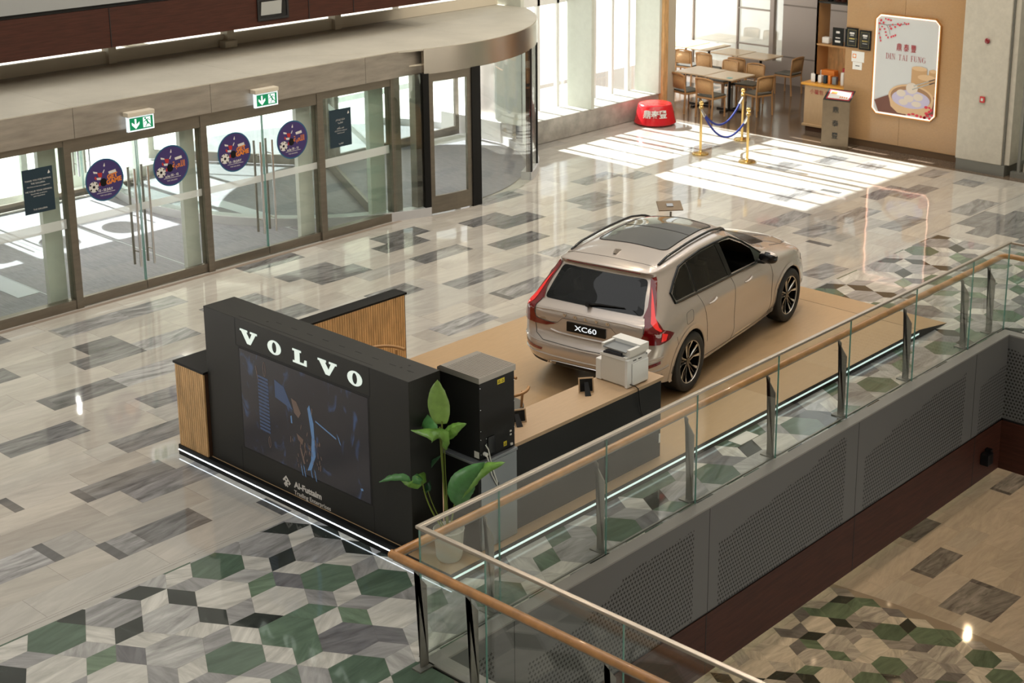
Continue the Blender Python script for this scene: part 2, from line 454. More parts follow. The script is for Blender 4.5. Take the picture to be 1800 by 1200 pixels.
def planks(T, rect, z, lm=1.0):
    x0, x1, y0, y1 = rect
    ys = [r for r in ROWS]
    lo = [10.72-.386*k for k in range(1, 40)]
    ys = sorted(lo+ys)
    for k in range(len(ys)-1):
        a, b = ys[k], ys[k+1]
        ri = ROWS.index(a) if a in ROWS else -1
        rr = random.Random(int(a*100)+3)
        fixed = DK.get(ri, []) if ri >= 0 else []
        x = -3-rr.random()
        segs = []
        while x < 26:
            l = rr.choice((.75, .97, 1.2, 1.45, 1.7))
            segs.append((x, x+l, None)); x += l
        for (fa, fb, fs) in fixed:
            new = []
            for (sa, sb, sc) in segs:
                if sb <= fa or sa >= fb or sc is not None: new.append((sa, sb, sc)); continue
                if sa < fa: new.append((sa, fa, None))
                if sb > fb: new.append((fb, sb, None))
            new.append((fa, fb, fs)); segs = new
        for (sa, sb, sc) in segs:
            P = clip([(sa, a), (sb, a), (sb, b), (sa, b)], x0, x1, y0, y1)
            if sc is None:
                c = rr.choice(LIGHT); v = .10
                if ri < 0 and rr.random() < .16: c = (.2, .2, .2); v = .4
                elif rr.random() < .12: c = (.40, .385, .36); v = .16
            else:
                k2 = sc*.60
                c = (k2, k2*.99, k2*.985); v = .15 if sb-sa < .15 else .5
            T.tile(P, z, tuple(q*lm for q in c), v, .0012)
VX0, VX1, VY = 7.16, 17.30, 7.93        # atrium opening
HB, XB = 10.685, 20.45
big = [(-3, VX0, 1.0, 7.93), (-3, 24.25, VY, HB), (VX1, 24.25, 1.0, VY)]
hexr = [(-3, VX0, 1.0, 7.93), (-3, XB, VY, HB-.07), (VX1, XB, 1.0, VY)]
hextiles(T, hexr, lambda x, r: (HX+x*XU, HY-r*YU), (-7, 10), (-4, 46), 0.0, False)
# light border strips round the hexagon field
T.tile([(-3, HB-.07), (XB, HB-.07), (XB, HB), (-3, HB)], 0.0, (.50, .48, .44), .1)
T.tile([(XB, 1.0), (XB+.12, 1.0), (XB+.12, HB), (XB, HB)], 0.0, (.50, .48, .44), .1)
for x in range(-3, 24, 2):
    T.tile([(x, HB+.003), (min(x+2, 24.25), HB+.003), (min(x+2, 24.25), 10.72), (x, 10.72)], 0.0, (.5, .48, .44), .1)
planks(T, (-3, 24.25, 10.722, 19.25), 0.0)
planks(T, (XB+.122, 24.25, 1.0, 10.68), 0.0)
# grout bed just below
for R in [(-3, VX0, 1.0, 7.93), (-3, 24.25, 7.93, 19.25), (VX1, 24.25, 1.0, 7.93)]:
    T.tile([(R[0], R[2]), (R[1], R[2]), (R[1], R[3]), (R[0], R[3])], -.0012, GROUT, 0, 0)
o = T.build('floor', m_floor)
tag(o, 'polished marble floor of pale planks with a green, grey and white hexagon field', 'floor', kind='structure')
# slab under the floor (one frame around the opening)
mb = MB()
for R in [(-3, VX0-.001, 1.0, 7.93), (-3, 24.25, 7.94, 19.25), (VX1+.001, 24.25, 1.0, 7.93)]:
    mb.box(R[0], R[1], R[2], R[3], -1.0, -.004)
struct('floor_slab', mb, m_greywall, 'concrete slab below the marble floor')

# lower level
ZL = -5.4
T = Tiles()
ca, sa = math.cos(math.radians(-60)), math.sin(math.radians(-60))
def lpt(x, r):
    u, v = x*.2613, -r*.2263
    return (18.07+.52*0+u*ca-v*sa, 9.70+u*sa+v*ca)
T2 = Tiles()
hextiles(T2, [(6, 22, 0, 16)], lpt, (-9, 9), (-40, 40), ZL, True)
keep = [i for i, f in enumerate(T2.mb.f) if math.hypot(sum(T2.mb.v[k][0] for k in f)/len(f)-6.0, sum(T2.mb.v[k][1] for k in f)/len(f)-9.2) < 12.75]
T3 = Tiles()
for i in keep:
    T3.mb.poly([T2.mb.v[k] for k in T2.mb.f[i]]); T3.cols.append(T2.cols[i]); T3.rnd.append(T2.rnd[i])
LROWS = {9.13: [(20.2, 20.31, .25), (19.2, 20.2, .4)], 8.7: [(19.3, 20.3, .35)], 9.99: [(19.9, 20.0, .25), (20.0, 20.9, .35)], 10.4: [(23.4, 23.5, .25), (23.5, 24.4, .45)], 10.79: [(20.76, 21.66, .3)], 11.2: [(21.9, 22.7, .3)]}
y = 3.0
ys = [8.7-.4*k for k in range(14, 0, -1)]+[8.7, 9.13, 9.53, 9.99, 10.40, 10.79, 11.2, 11.6, 12, 12.4, 12.8, 13.2]
for a, b in zip(ys[:-1], ys[1:]):
    rr = random.Random(int(a*77)); x = 14-rr.random()
    segs = []
    while x < 30:
        l = rr.choice((.8, .97, 1.2, 1.5)); segs.append((x, x+l, None)); x += l
    for (fa, fb, fs) in LROWS.get(a, []):
        new = []
        for (p, q, c) in segs:
            if q <= fa or p >= fb or c is not None: new.append((p, q, c)); continue
            if p < fa: new.append((p, fa, None))
            if q > fb: new.append((fb, q, None))
        new.append((fa, fb, fs)); segs = new
    for (p, q, c) in segs:
        cx, cy = (p+q)/2, (a+b)/2
        # keep outside the arc: clip plank start to the arc
        def arcx(yy): return 6.0+math.sqrt(max(0, 12.85**2-(yy-9.2)**2))
        xa, xb = arcx(a), arcx(b)
        P = [(max(p, xa), a), (q, a), (q, b), (max(p, xb), b)]
        if q <= max(xa, xb): continue
        col = rr.choice(LIGHT) if c is None else (c*.60,)*3
        T3.tile(P, ZL, tuple(k*.9 for k in col), .12 if c is None else .5, .0015)
T3.tile([(-2, -2), (30, -2), (30, 16), (-2, 16)], ZL-.003, (.3, .27, .23), 0, 0)
o = T3.build('floor', m_floor)
tag(o, 'lower storey marble floor seen down through the atrium opening', 'floor', kind='structure')
# lower level back wall and ceiling under the slab
struct('wall_back', B(-3, 30, 15.9, 16.1, ZL, -1.0), m_greywall, 'plain wall of the lower storey')
struct('wall_right', B(29.8, 30, -2, 16, ZL, -1.0), m_greywall, 'far wall of the lower storey')

# outdoors
struct('ground', B(-40, 70, 19.26, 90, -.06, -.004), m_ground, 'sunlit pale paving outside the glass front', 'ground')
# ================================================================ ENTRANCE FACADE
YF = 17.43
# header fascia, canopy top
for k, (a, b) in enumerate([(5.5, 10.0), (10.0, 12.1), (12.1, 14.9), (14.9, 16.06)]):
    struct('trim_%d' % (k+1), B(a+.003, b-.003, YF-.10, YF+.05, 2.285, 2.68), m_fascia, 'brushed steel header panel over the sliding doors, %s' % ('left end', 'above the left door pair', 'above the right door pair', 'short end piece by the drum')[k])
mb = MB().box(5.5, 16.06, YF-.09, 19.76, 2.60, 2.692)
for x in (10.0, 12.9, 15.6): mb.box(x, x+.004, YF-.08, 19.7, 2.692, 2.6935)
struct('roof_or_sun_slab', mb, m_roof, 'flat cream painted canopy top above the entrance doors', 'roof')
struct('ceiling', B(5.5, 16.0, YF+.05, 22.5, 2.36, 2.40), m_beige, 'vestibule ceiling between the two rows of doors', 'ceiling')
struct('roof_or_sun_slab', B(5.5, 14.2, 19.76, 22.6, 2.40, 2.66), m_roof, 'outer half of the canopy roof beyond the clerestory', 'roof')
# inner frame
MUL = [(7.2, 7.3), (9.85, 9.95), (11.93, 12.03), (13.98, 14.09), (15.43, 15.55)]
for k, (a, b) in enumerate(MUL):
    struct('trim_%d' % (k+5), B(a, b, YF-.06, YF+.09, 0, 2.285), m_steel, 'dull steel upright of the door front, %s' % ('beyond the left notice', 'between left notice pane and first door', 'between the two door pairs', 'right of the second door pair', 'at the right end beside the drum')[k], 'mullion')
mb = MB().box(5.5, 9.85, YF-.05, YF+.08, 2.19, 2.285).box(9.95, 11.93, YF-.05, YF+.08, 2.10, 2.285).box(12.03, 13.98, YF-.05, YF+.08, 2.10, 2.285).box(14.09, 15.43, YF-.05, YF+.08, 2.16, 2.285)
mb.box(5.5, 15.55, YF-.07, YF-.055, 2.262, 2.278)
struct('trim_10', mb, m_steel, 'steel top rail above doors and side panes', 'door frame')
mb = MB().box(7.3, 9.85, YF-.05, YF+.08, 0, .13).box(14.09, 15.43, YF-.05, YF+.08, 0, .13)
struct('trim_11', mb, m_steel, 'steel bottom rails under the side panes', 'door frame')
mb = MB().box(5.5, 15.5, YF-.16, YF-.09, 0.0005, .0025)
struct('trim_12', mb, mat('threshold_strip', (.33, .27, .22), .25), 'brown threshold strip in the floor before the doors', 'threshold')
# side panes
def pane(n, x0, x1, z0, z1, lab, y=YF, m=m_glassg, frost=(1.10, 1.23)):
    t = thing('window_%d' % n, lab, 'window', (x0, y, z0), kind='structure')
    B(x0, x1, y-.006, y+.006, z0, z1).build('glass_pane', m, t)
    if frost:
        B(x0+.02, x1-.02, y-.009, y-.007, frost[0], frost[1]).build('frosted_band', m_frost, t)
    return t
m_frost = bpy.data.materials.new('frost_film'); m_frost.use_nodes = True
_nt = m_frost.node_tree; _p = _nt.nodes['Principled BSDF']; _p.inputs['Base Color'].default_value = (.85, .88, .86, 1); _p.inputs['Alpha'].default_value = .5; _p.inputs['Roughness'].default_value = .6
pane(1, 7.3, 9.85, .13, 2.19, 'greenish glass side pane left of the doors, with a navy notice')
pane(2, 14.09, 15.43, .13, 2.16, 'greenish glass side pane right of the doors, with a navy notice')
def pull(mb, x, y, z0, z1, s):
    mb.tube([(x, y, z0), (x, y, z1)], .017, 10)
    for z in (z0+.2, z1-.2): mb.tube([(x, y, z), (x, y+s, z)], .008, 6)
def door(n, x0, x1, side, y, lab):
    t = thing('door_%d' % n, lab, 'glass door', (x0, y, 0), kind='structure')
    B(x0, x1, y-.008, y+.008, .12, 2.11).build('glass_pane', m_glass, t)
    B(x0, x1, y-.03, y+.03, .012, .13).build('bottom_rail', m_steel, t)
    B(x0, x1, y-.025, y+.025, 2.09, 2.15).build('top_rail', m_steel, t)
    B(x0+.01, x1-.01, y-.011, y-.009, 1.12, 1.22).build('frosted_band', m_frost, t)
    ex = x1-.012 if side > 0 else x0
    B(ex+.003, ex+.009, y-.0095, y+.0095, .13, 2.09).build('glass_edge', m_gedge, t)
    hx = x1-.10 if side > 0 else x0+.10
    for s in (-1, 1):
        mb = MB(); pull(mb, hx, y+s*.075, .36, 1.72, -s*.075)
        mb.build('door_handle', m_chrome if s < 0 else m_steel, t, smooth=True)
    return t
doorlab = ['leftmost glass door leaf of the inner entrance row', 'glass door leaf meeting the leftmost one, inner row', 'third glass door leaf from the left, inner row', 'fourth glass door leaf from the left, beside the right notice pane']
n = 1
for (a, m_, b) in ((9.95, 10.94, 11.93), (12.03, 13.01, 13.98)):
    door(n, a, m_-.004, 1, YF, doorlab[n-1]); n += 1
    door(n, m_+.004, b, -1, YF, doorlab[n-1]); n += 1
YO = 22.4
for (a, m_, b, w) in ((9.95, 10.94, 11.93, 'behind the left pair'), (12.03, 13.01, 13.98, 'behind the right pair')):
    door(n, a, m_-.004, 1, YO, 'outer glass door leaf, left one %s' % w); n += 1
    door(n, m_+.004, b, -1, YO, 'outer glass door leaf, right one %s' % w); n += 1
for k, (a, b) in enumerate(MUL[:4]):
    struct('trim_%d' % (k+13), B(a, b, YO-.03, YO+.05, 0, 2.285), m_pier, 'upright of the outer door front seen through the glass, number %s from the left' % ('one', 'two', 'three', 'four')[k], 'mullion')
struct('trim_17', MB().box(5.5, 14.1, YO-.05, YO+.08, 2.13, 2.40), m_steel, 'top rail of the outer door front', 'door frame')
# pale panels just behind the inner uprights
for k, (a, b) in enumerate([(9.58, 9.83), (11.70, 11.93), (13.72, 13.98), (15.12, 15.42)]):
    struct('wall_pier', B(a, b, YF+.12, YF+.20, 0, 2.36), m_pier, 'pale green upright panel behind the glass, %s' % ('left of the first door', 'right of the first pair', 'right of the second pair', 'by the right notice')[k], 'panel')
for k, (a, b) in enumerate([(8.2, 8.5), (10.5, 10.75), (13.15, 13.45)]):
    struct('wall_pier', B(a, b, YO+.6, YO+1.3, 0, 5), m_pier, 'pale pier standing outside beyond the vestibule, %s' % ('left', 'middle', 'right')[k], 'pier')
mb = MB().box(5, 12.7, YO+.35, YO+.6, 0, .14).box(14.2, 15.0, YO+.3, YO+.5, 0, .2)
struct('wall_curb', mb, m_stone, 'low stone kerb outside the doors', 'kerb')
# vestibule matting
mb = MB().box(5.5, 16.2, YF+.1, YO-.1, .0, .006)
struct('floor_matting', mb, m_mat, 'dark ribbed entrance matting in the vestibule', 'mat')
mb = MB()
for x in (9.88, 11.9, 14.05): mb.box(x, x+.015, YF+.15, YO-.2, .006, .008)
mb.box(14.07, 14.34, 18.3, 20.4, .006, .012).box(9.55, 9.87, 18.35, 20.4, .006, .012)
struct('trim_18', mb, mat('air_grille', (.5, .53, .56), .3, .3), 'steel grille strips let into the matting', 'grille')
struct('wall_left', B(5.3, 5.5, YF-.05, 22.5, 0, 2.68), m_beige, 'side wall of the vestibule, out at the left')

# clerestory, red band and grey upper wall
mb = MB().box(5.5, 20.2, 19.70, 19.80, 2.70, 2.875)
struct('trim_19', mb, m_beige, 'beige sill beam on top of the canopy', 'beam')
for k, x in enumerate((7.6, 9.82, 11.98, 14.08, 16.25)):
    struct('trim_20', B(x, x+.13, 19.62, 19.8, 2.70, 3.3), m_beige, 'short beige post above the canopy, number %s from the left' % ('one', 'two', 'three', 'four', 'five')[k], 'post')
mb = MB().box(13.95, 14.18, 19.50, 19.66, 2.693, 2.80)
tag(mb.build('junction_box', m_beige, bevel=.01), 'small beige box lying on the canopy beside a short post', 'junction box')
struct('wall_facade', MB().box(-3, 17.75, 18.62, 19.9, 3.13, 3.68), m_redwood, 'dark red wood band across the upper wall', 'wall band')
mb = MB()
for x in (5.4, 8.55, 11.42, 14.9, 15.8): mb.box(x, x+.012, 18.612, 18.625, 3.13, 3.68)
struct('trim_21', mb, m_groove, 'dark panel joints in the red band', 'joint')
struct('trim_22', B(-3, 17.75, 18.66, 19.9, 3.68, 3.74), m_groove, 'black shadow groove above the red band', 'groove')
struct('wall_upper', MB().box(-3, 17.75, 18.60, 19.9, 3.74, 16), m_greywall, 'grey panel wall of the storey above the entrance')  # carried up far out of view to block the sun
struct('wall_upper', MB().box(17.75, 20.27, 19.66, 20.2, 3.2, 5.7).box(17.75, 30, 19.0, 20.2, 5.62, 16), m_greywall, 'grey wall above the tall window front, with an unseen part added to shade the drum top')  # lower box is unseen, added to keep sun off the drum top
t = thing('recessed_light', 'square black framed light let into the red band above the exit sign', 'light fitting', (14.2, 18.6, 3.37))
MB().box(13.92, 14.50, 18.595, 18.61, 3.21, 3.245).box(13.92, 14.50, 18.595, 18.61, 3.51, 3.545).box(13.92, 13.955, 18.595, 18.61, 3.245, 3.51).box(14.465, 14.50, 18.595, 18.61, 3.245, 3.51).build('frame', m_groove, t)
B(13.955, 14.465, 18.606, 18.6118, 3.245, 3.51).build('recess', m_blackg, t)
MB().prism([(13.98, 18.600, 3.29), (14.36, 18.600, 3.29), (14.38, 18.600, 3.49), (14.0, 18.600, 3.49)], (0, .006, 0)).build('diffuser', mat('dull_diffuser', (.35, .36, .35), .4), t)

struct('roof_or_sun_slab', B(5.5, 20.2, 19.91, 21.2, 3.13, 3.2), m_roof, 'added slab outside above the clerestory, keeping sun off the canopy top', 'roof')  # added slab, stops sun slipping through the clerestory onto the canopy
# exit signs
def exit_sign(x, z, lab):
    t = thing('exit_sign', lab, 'exit sign', (x, YF-.12, z), group='green exit signs over the doors')
    y = YF-.19
    B(x-.205, x+.205, y-.03, YF-.10, z+.08, z+.14).build('housing', m_beige, t, bevel=.006)
    B(x-.20, x+.20, y-.004, y+.035, z-.12, z+.08).build('light_panel', m_signw, t)
    B(x-.17, x+.18, y-.007, y-.0045, z-.10, z+.06).build('green_face', m_green, t)
    yy = y-.0085
    MB().poly([(x-.095, yy, z+.045), (x-.095, yy, z-.03), (x-.14, yy, z+.005), (x-.14, yy, z-.03), (x-.082, yy, z-.09), (x-.024, yy, z-.03), (x-.024, yy, z+.005), (x-.069, yy, z-.03), (x-.069, yy, z+.045)]).build('arrow', m_signw, t)
    MB().poly([(x+.03, yy, z-.085), (x+.145, yy, z-.085), (x+.145, yy, z+.05), (x+.03, yy, z+.05)]).build('doorway_symbol', m_signw, t)
    mb = MB(); q = yy-.0015
    mb.poly([(x+.065+.014*math.cos(k*PI/5), q, z+.033+.014*math.sin(k*PI/5)) for k in range(10)])
    def lim(a, b, w):
        a = Vector((a[0], 0, a[1])); b = Vector((b[0], 0, b[1])); d = (b-a).normalized(); nn = Vector((-d.z, 0, d.x))*w
        mb.poly([(x+p.x, q, z+p.z) for p in (a-nn, b-nn, b+nn, a+nn)])
    lim((.08, .018), (.105, -.035), .012); lim((.08, .018), (.055, -.01), .005); lim((.055, -.01), (.035, -.012), .004); lim((.085, .02), (.12, .015), .005); lim((.12, .015), (.138, -.005), .004)
    lim((.1, -.035), (.13, -.042), .006); lim((.13, -.042), (.14, -.07), .005); lim((.1, -.035), (.08, -.05), .006); lim((.08, -.05), (.065, -.08), .005)
    mb.build('running_figure', m_green, t)
exit_sign(10.92, 2.37, 'lit green exit sign with down arrow over the left door pair')
exit_sign(12.97, 2.37, 'lit green exit sign with down arrow over the right door pair')

# round door stickers and navy notices
def disc(x, z, r, y, n=48, sx=1): return [(x+r*sx*math.cos(2*PI*k/n), y, z+r*math.sin(2*PI*k/n)) for k in range(n)]
def sticker(x, z, arabic_, lab, y=YF-.0125):
    t = thing('round_sticker', lab, 'sticker', (x, y, z), group='round football stickers on the doors')
    r = .285
    MB().poly(disc(x, z, r, y)).build('rim', m_teal, t)
    MB().poly(disc(x, z, r-.018, y-.001)).build('film', m_purple, t)
    y1 = y-.002
    b = MB(); b.poly(disc(x-.165, z-.07, .072, y1, 24)); b.build('football', m_print, t)
    p = MB()
    for (dx, dz, rr) in ((0, 0, .022), (-.05, .03, .014), (.045, .035, .013), (-.045, -.035, .015), (.03, -.05, .014), (.062, -.01, .01), (-.005, .062, .01)):
        p.poly([(x-.165+dx+rr*math.cos(2*PI*k/5+.3), y1-.0008, z-.07+dz+rr*math.sin(2*PI*k/5+.3)) for k in range(5)])
    p.build('football_patches', m_black, t)
    sh = MB(); sh.poly([(x-.10, y1, z+.11), (x-.03, y1, z+.10), (x-.04, y1, z+.04), (x-.085, y1, z+.05)]); sh.poly([(x-.08, y1, z-.02), (x-.055, y1, z-.03), (x-.07, y1, z-.075), (x-.09, y1, z-.06)])
    sh.poly([(x-.15, y1, z+.05), (x-.13, y1, z+.07), (x-.11, y1, z+.03), (x-.13, y1, z+.015)])
    sh.build('red_shapes', mat('sticker_red', (.5, .03, .03), .5) if 'sticker_red' not in MATS else MATS['sticker_red'], t)
    wv = MB(); wv.poly([(x-.16, y1, z+.14), (x-.1, y1, z+.12), (x-.1, y1, z+.1), (x-.155, y1, z+.11)]); wv.poly([(x-.12, y1-.0005, z+.045), (x-.05, y1-.0005, z+.04), (x-.06, y1-.0005, z+.01), (x-.11, y1-.0005, z+.015)])
    wv.poly([(x-.025, y1, z+.10), (x+.0, y1, z+.14), (x+.01, y1, z+.135), (x-.01, y1, z+.09)])
    wv.build('white_shapes', m_print, t)
    bk = MB(); bk.poly([(x-.02+.05*math.cos(k*PI/8), y1, z-.03+.055*math.sin(k*PI/8)) for k in range(16)]); bk.build('boot_sole', m_black, t)
    U, V = (1, 0, 0), (0, 0, 1)
    c = Vector((x, y1, z))
    if arabic_:
        text(arabic('اللعبة'), .12, c+Vector((.12, 0, -.005)), U, V, 'slogan', m_orange, t, .0008, bold=.002, width=.20)
        text(arabic('يوليو')+' 22 - 12', .042, c+Vector((-.0, 0, -.135)), U, V, 'date', m_print, t, .0008, bold=.0015)
    else:
        text('GET', .085, c+Vector((.115, 0, .03)), (1, 0, .12), (-.1, 0, 1), 'slogan', m_orange, t, .0008, bold=.004)
        text('GAME', .085, c+Vector((.135, 0, -.035)), (1, 0, .12), (-.1, 0, 1), 'slogan', m_orange, t, .0008, bold=.004)
        text('12 - 22 JULY', .042, c+Vector((-.0, 0, -.135)), U, V, 'date', m_print, t, .0008, bold=.0015)
    w = MB()
    w.poly([(x+.06, y1, z+.10), (x+.17, y1, z+.115), (x+.18, y1, z+.075), (x+.07, y1, z+.065)])
    w.poly([(x-.13, y1, z-.165), (x+.14, y1, z-.165), (x+.14, y1, z-.171), (x-.13, y1, z-.171)])
    w.poly([(x-.005, y1, z+.19), (x+.015, y1, z+.23), (x+.02, y1, z+.18), (x+.0, y1, z+.175)])
    w.build('small_print', m_print, t)
    text('THE GALLERIA', .026, c+Vector((0, 0, -.205)), U, V, 'mall_name', m_print, t, .0008)
sticker(10.428, 1.64, False, 'round purple football sticker with orange English words, leftmost of four')
sticker(11.454, 1.64, True, 'round purple football sticker with orange Arabic words on the second door')
sticker(12.502, 1.64, False, 'round purple football sticker with orange English words on the third door')
sticker(13.533, 1.64, True, 'round purple football sticker with orange Arabic words on the rightmost door')
for k, x in enumerate((10.35, 11.35, 12.42, 13.43)):
    mb = MB().poly(disc(x, 1.64, .285, YO-.0125))
    tag(mb.build('round_sticker', m_purple), 'back of a round sticker on the outer doors, %s from the left' % ('first', 'second', 'third', 'fourth')[k], 'sticker', 'round stickers on the outer doors')
def notice(x, z, arabic_, lab):
    y = YF-.0125
    t = thing('door_notice', lab, 'notice', (x, y, z), group='navy notices on the side panes')
    B(x-.21, x+.21, y-.002, y, z-.29, z+.29).build('sheet', m_navy, t)
    c = Vector((x, y-.003, z)); U, V = (1, 0, 0), (0, 0, 1)
    L = [('THANK YOU FOR VISITING', .14, .030), ('THE GALLERIA.', .10, .030), ("We'd love to hear your suggestions", .06, .022), ('WE VALUE YOUR OPINION.', .0, .030), ('Scan & help us enhance', -.035, .024), ('your experience', -.065, .024)] if not arabic_ else [('شكرا لزيارتكم', .13, .034), ('الغاليريا', .08, .034), ('نقدر رأيكم', .0, .034), ('امسح الرمز لمشاركة رأيك', -.04, .024), ('تحسين تجربتك', -.075, .024)]
    for s, dz, sz in L: text(arabic(s) if arabic_ else s, sz, c+Vector((0, 0, dz)), U, V, 'lettering', m_print, t, .0006)
    text('THE GALLERIA' if not arabic_ else arabic('الغاليريا'), .03, c+Vector((0, 0, -.24)), U, V, 'mall_name', m_print, t, .0006)
    MB().poly([(x+.14, y-.003, z+.20), (x+.16, y-.003, z+.245), (x+.175, y-.003, z+.205), (x+.155, y-.003, z+.195)]).build('emblem', m_print, t)
notice(9.485, 1.685, False, 'navy notice with white English lettering on the left side pane')
notice(14.445, 1.665, True, 'navy notice with white Arabic lettering on the right side pane')

# ================================================================ REVOLVING DOOR DRUM
DC, DR = Vector((16.95, 20.84, 0)), 3.78
def arc(a0, a1, r, n, z):
    return [(DC.x+r*math.cos(math.radians(a0+(a1-a0)*k/n)), DC.y+r*math.sin(math.radians(a0+(a1-a0)*k/n)), z) for k in range(n+1)]
def curved(a0, a1, r0, r1, z0, z1, n=None):
    n = n or max(2, int(abs(a1-a0)/3)+1)
    A, Bq, C, D = arc(a0, a1, r0, n, z0), arc(a0, a1, r1, n, z0), arc(a0, a1, r0, n, z1), arc(a0, a1, r1, n, z1)
    v = A+Bq+C+D; m = n+1; f = []
    for k in range(n):
        f += [(k, k+1, m+k+1, m+k), (2*m+k, 3*m+k, 3*m+k+1, 2*m+k+1), (k, 2*m+k, 2*m+k+1, k+1), (m+k, m+k+1, 3*m+k+1, 3*m+k)]
    f += [(0, m, 3*m, 2*m), (n, 2*m+n, 3*m+n, m+n)]
    return MB().add(v, f)
struct('revolving_door_drum', curved(-105, 75, DR-.08, DR, 2.29, 2.685, 60), m_drum, 'polished steel curved fascia of the revolving door', 'revolving door', smooth=True)
mb = MB(); pts = arc(0, 360, DR-.01, 90, 2.694)[:-1]
mb.prism(pts, (0, 0, -.03))
for a in (-100, -60, -20): 
    c, s_ = math.cos(math.radians(a)), math.sin(math.radians(a))
mb.box(14.5, 20.2, 19.0, 19.004, 2.694, 2.6955).box(17.4, 17.404, 17.2, 19.7, 2.694, 2.6955)
struct('roof_or_sun_slab', mb, m_roof, 'round cream top of the revolving door drum', 'roof')
struct('floor_matting', MB().prism(arc(0, 360, DR-.22, 72, .007)[:-1], (0, 0, .004)), m_mat, 'round grey brown mat inside the revolving door', 'mat')
struct('ceiling', MB().prism(arc(0, 360, DR-.08, 72, 2.42)[:-1], (0, 0, .02)), m_beige, 'ceiling disc inside the revolving door', 'ceiling')
m_curbw = mat('pale_curb', (.55, .55, .56), .35)
struct('trim_23', curved(-62, 40, DR-.18, DR+.02, 0, .14), m_curbw, 'pale curved kerb along the right wall of the drum', 'kerb', smooth=False)
struct('trim_24', curved(140, 256, DR-.18, DR+.02, 0, .14), m_curbw, 'pale curved kerb along the left wall of the drum', 'kerb')
struct('window_3', curved(140, 254, DR-.02, DR, .14, 2.3), m_glassg, 'curved glass on the left side of the drum', 'window', smooth=True)
struct('window_4', curved(-88, -62, DR-.02, DR, .0, 2.3), m_glass, 'large curved clear pane at the front of the revolving door', 'window', smooth=True)
def post(a, w, m, lab, r=DR):
    struct('trim_25', curved(a, a+w, r-.09, r+.01, 0, 2.3, 2), m, lab, 'post')
post(-105.5, 1.6, m_black, 'black drum post beside the steel frame')
post(-91.2, 3.0, m_black, 'thick black drum post right of the metal door leaf')
post(-61.8, 1.2, m_black, 'black drum post at the right edge')
post(-52, 1.0, m_black, 'slim black post inside the right edge of the drum')
struct('window_5', curved(-60, -40, DR-.03, DR-.01, .14, 2.3), m_glass, 'curved pane behind the right edge of the drum', 'window', smooth=True)
struct('wall_drum', curved(-40, -28, DR-.08, DR, .14, 2.3), m_pier, 'pale curved panel at the right of the drum', 'panel', smooth=True)
struct('wall_drum', curved(-12, -3, DR-.08, DR, .14, 2.3), mat('rosy_steel', (.52, .47, .44), .3, .7), 'brushed column panel at the back of the drum', 'panel', smooth=True)
mb = curved(-27, -13, DR-.06, DR-.03, .1, 2.3)
tag(mb.build('wave_panel', m_dark, smooth=True), 'dark curved panel with wave lines inside the revolving door', 'wall panel', kind='structure')
mb = MB()
for k in range(14):
    z0 = .75+k*.115
    pts = [(DC.x+(DR-.065)*math.cos(math.radians(-27+14*i/12)), DC.y+(DR-.065)*math.sin(math.radians(-27+14*i/12)), z0+.10*math.sin(i/12*PI*.9+.4*(k % 2))-.05*(i/12)) for i in range(13)]
    mb.tube(pts, .010, 5)
mb.build('wave_lines', m_grey, bpy.data.objects['wave_panel'])
# framed leaf between the two front posts and the turning wings
t = thing('door_9', 'metal framed glass leaf of the revolving door, between two black posts', 'door leaf', (16.5, 17.1, 0), kind='structure')
mb = curved(-104, -91, DR-.06, DR-.01, .02, .30)
for q in (curved(-104, -91, DR-.06, DR-.01, 2.16, 2.29), curved(-104, -102.6, DR-.06, DR-.01, .30, 2.16), curved(-92.6, -91, DR-.06, DR-.01, .30, 2.16)):
    n0 = len(mb.v); mb.v += q.v; mb.f += [tuple(i+n0 for i in f) for f in q.f]
mb.build('leaf_frame', m_steel, t)
curved(-102.6, -92.6, DR-.04, DR-.03, .30, 2.16).build('glass_pane', m_glass, t)
curved(-102.6, -92.6, DR-.046, DR-.043, 1.12, 1.24).build('frosted_band', m_frost, t)
struct('trim_26', MB().cyl(DC, .16, 0, 2.4, 24), m_steel, 'steel centre shaft of the revolving door', 'shaft', smooth=True)
for k, a in enumerate((-118, 2, 122)):
    t = thing('door_%d' % (10+k), 'glass wing inside the revolving door, %s' % ('nearest the hall', 'right hand', 'far left')[k], 'door wing', (DC.x, DC.y, 0), kind='structure')
    d = Vector((math.cos(math.radians(a)), math.sin(math.radians(a)), 0)); nn = Vector((-d.y, d.x, 0))
    f = MB()
    for (r0, r1, z0, z1) in ((.2, 3.4, .03, .2), (.2, 3.4, 2.1, 2.25), (.2, .3, .2, 2.1), (3.3, 3.4, .2, 2.1)):
        f.obox(DC+d*(r0+r1)/2+Vector((0, 0, (z0+z1)/2)), d*(r1-r0)/2, nn*.025, (0, 0, (z1-z0)/2))
    f.build('wing_frame', m_steel, t)
    MB().obox(DC+d*1.8+Vector((0, 0, 1.15)), d*1.5, nn*.005, (0, 0, .95)).build('glass_pane', m_glass, t)
    MB().obox(DC+d*1.8+Vector((0, 0, 1.18)), d*1.48, nn*.007, (0, 0, .05)).build('frosted_band', m_frost, t)
struct('trim_27', B(15.55, 15.62, YF-.05, YF+.05, 0, 2.3), m_steel, 'narrow steel strip right of the last upright', 'mullion')
struct('trim_28', B(15.86, 16.0, YF-.14, YF+.0, 0, 2.3), m_steel, 'broad brown steel post left of the drum', 'post')
struct('window_6', B(15.62, 15.86, YF-.006, YF+.006, .05, 2.28), m_glass, 'narrow clear pane between the door front and the drum', 'window')

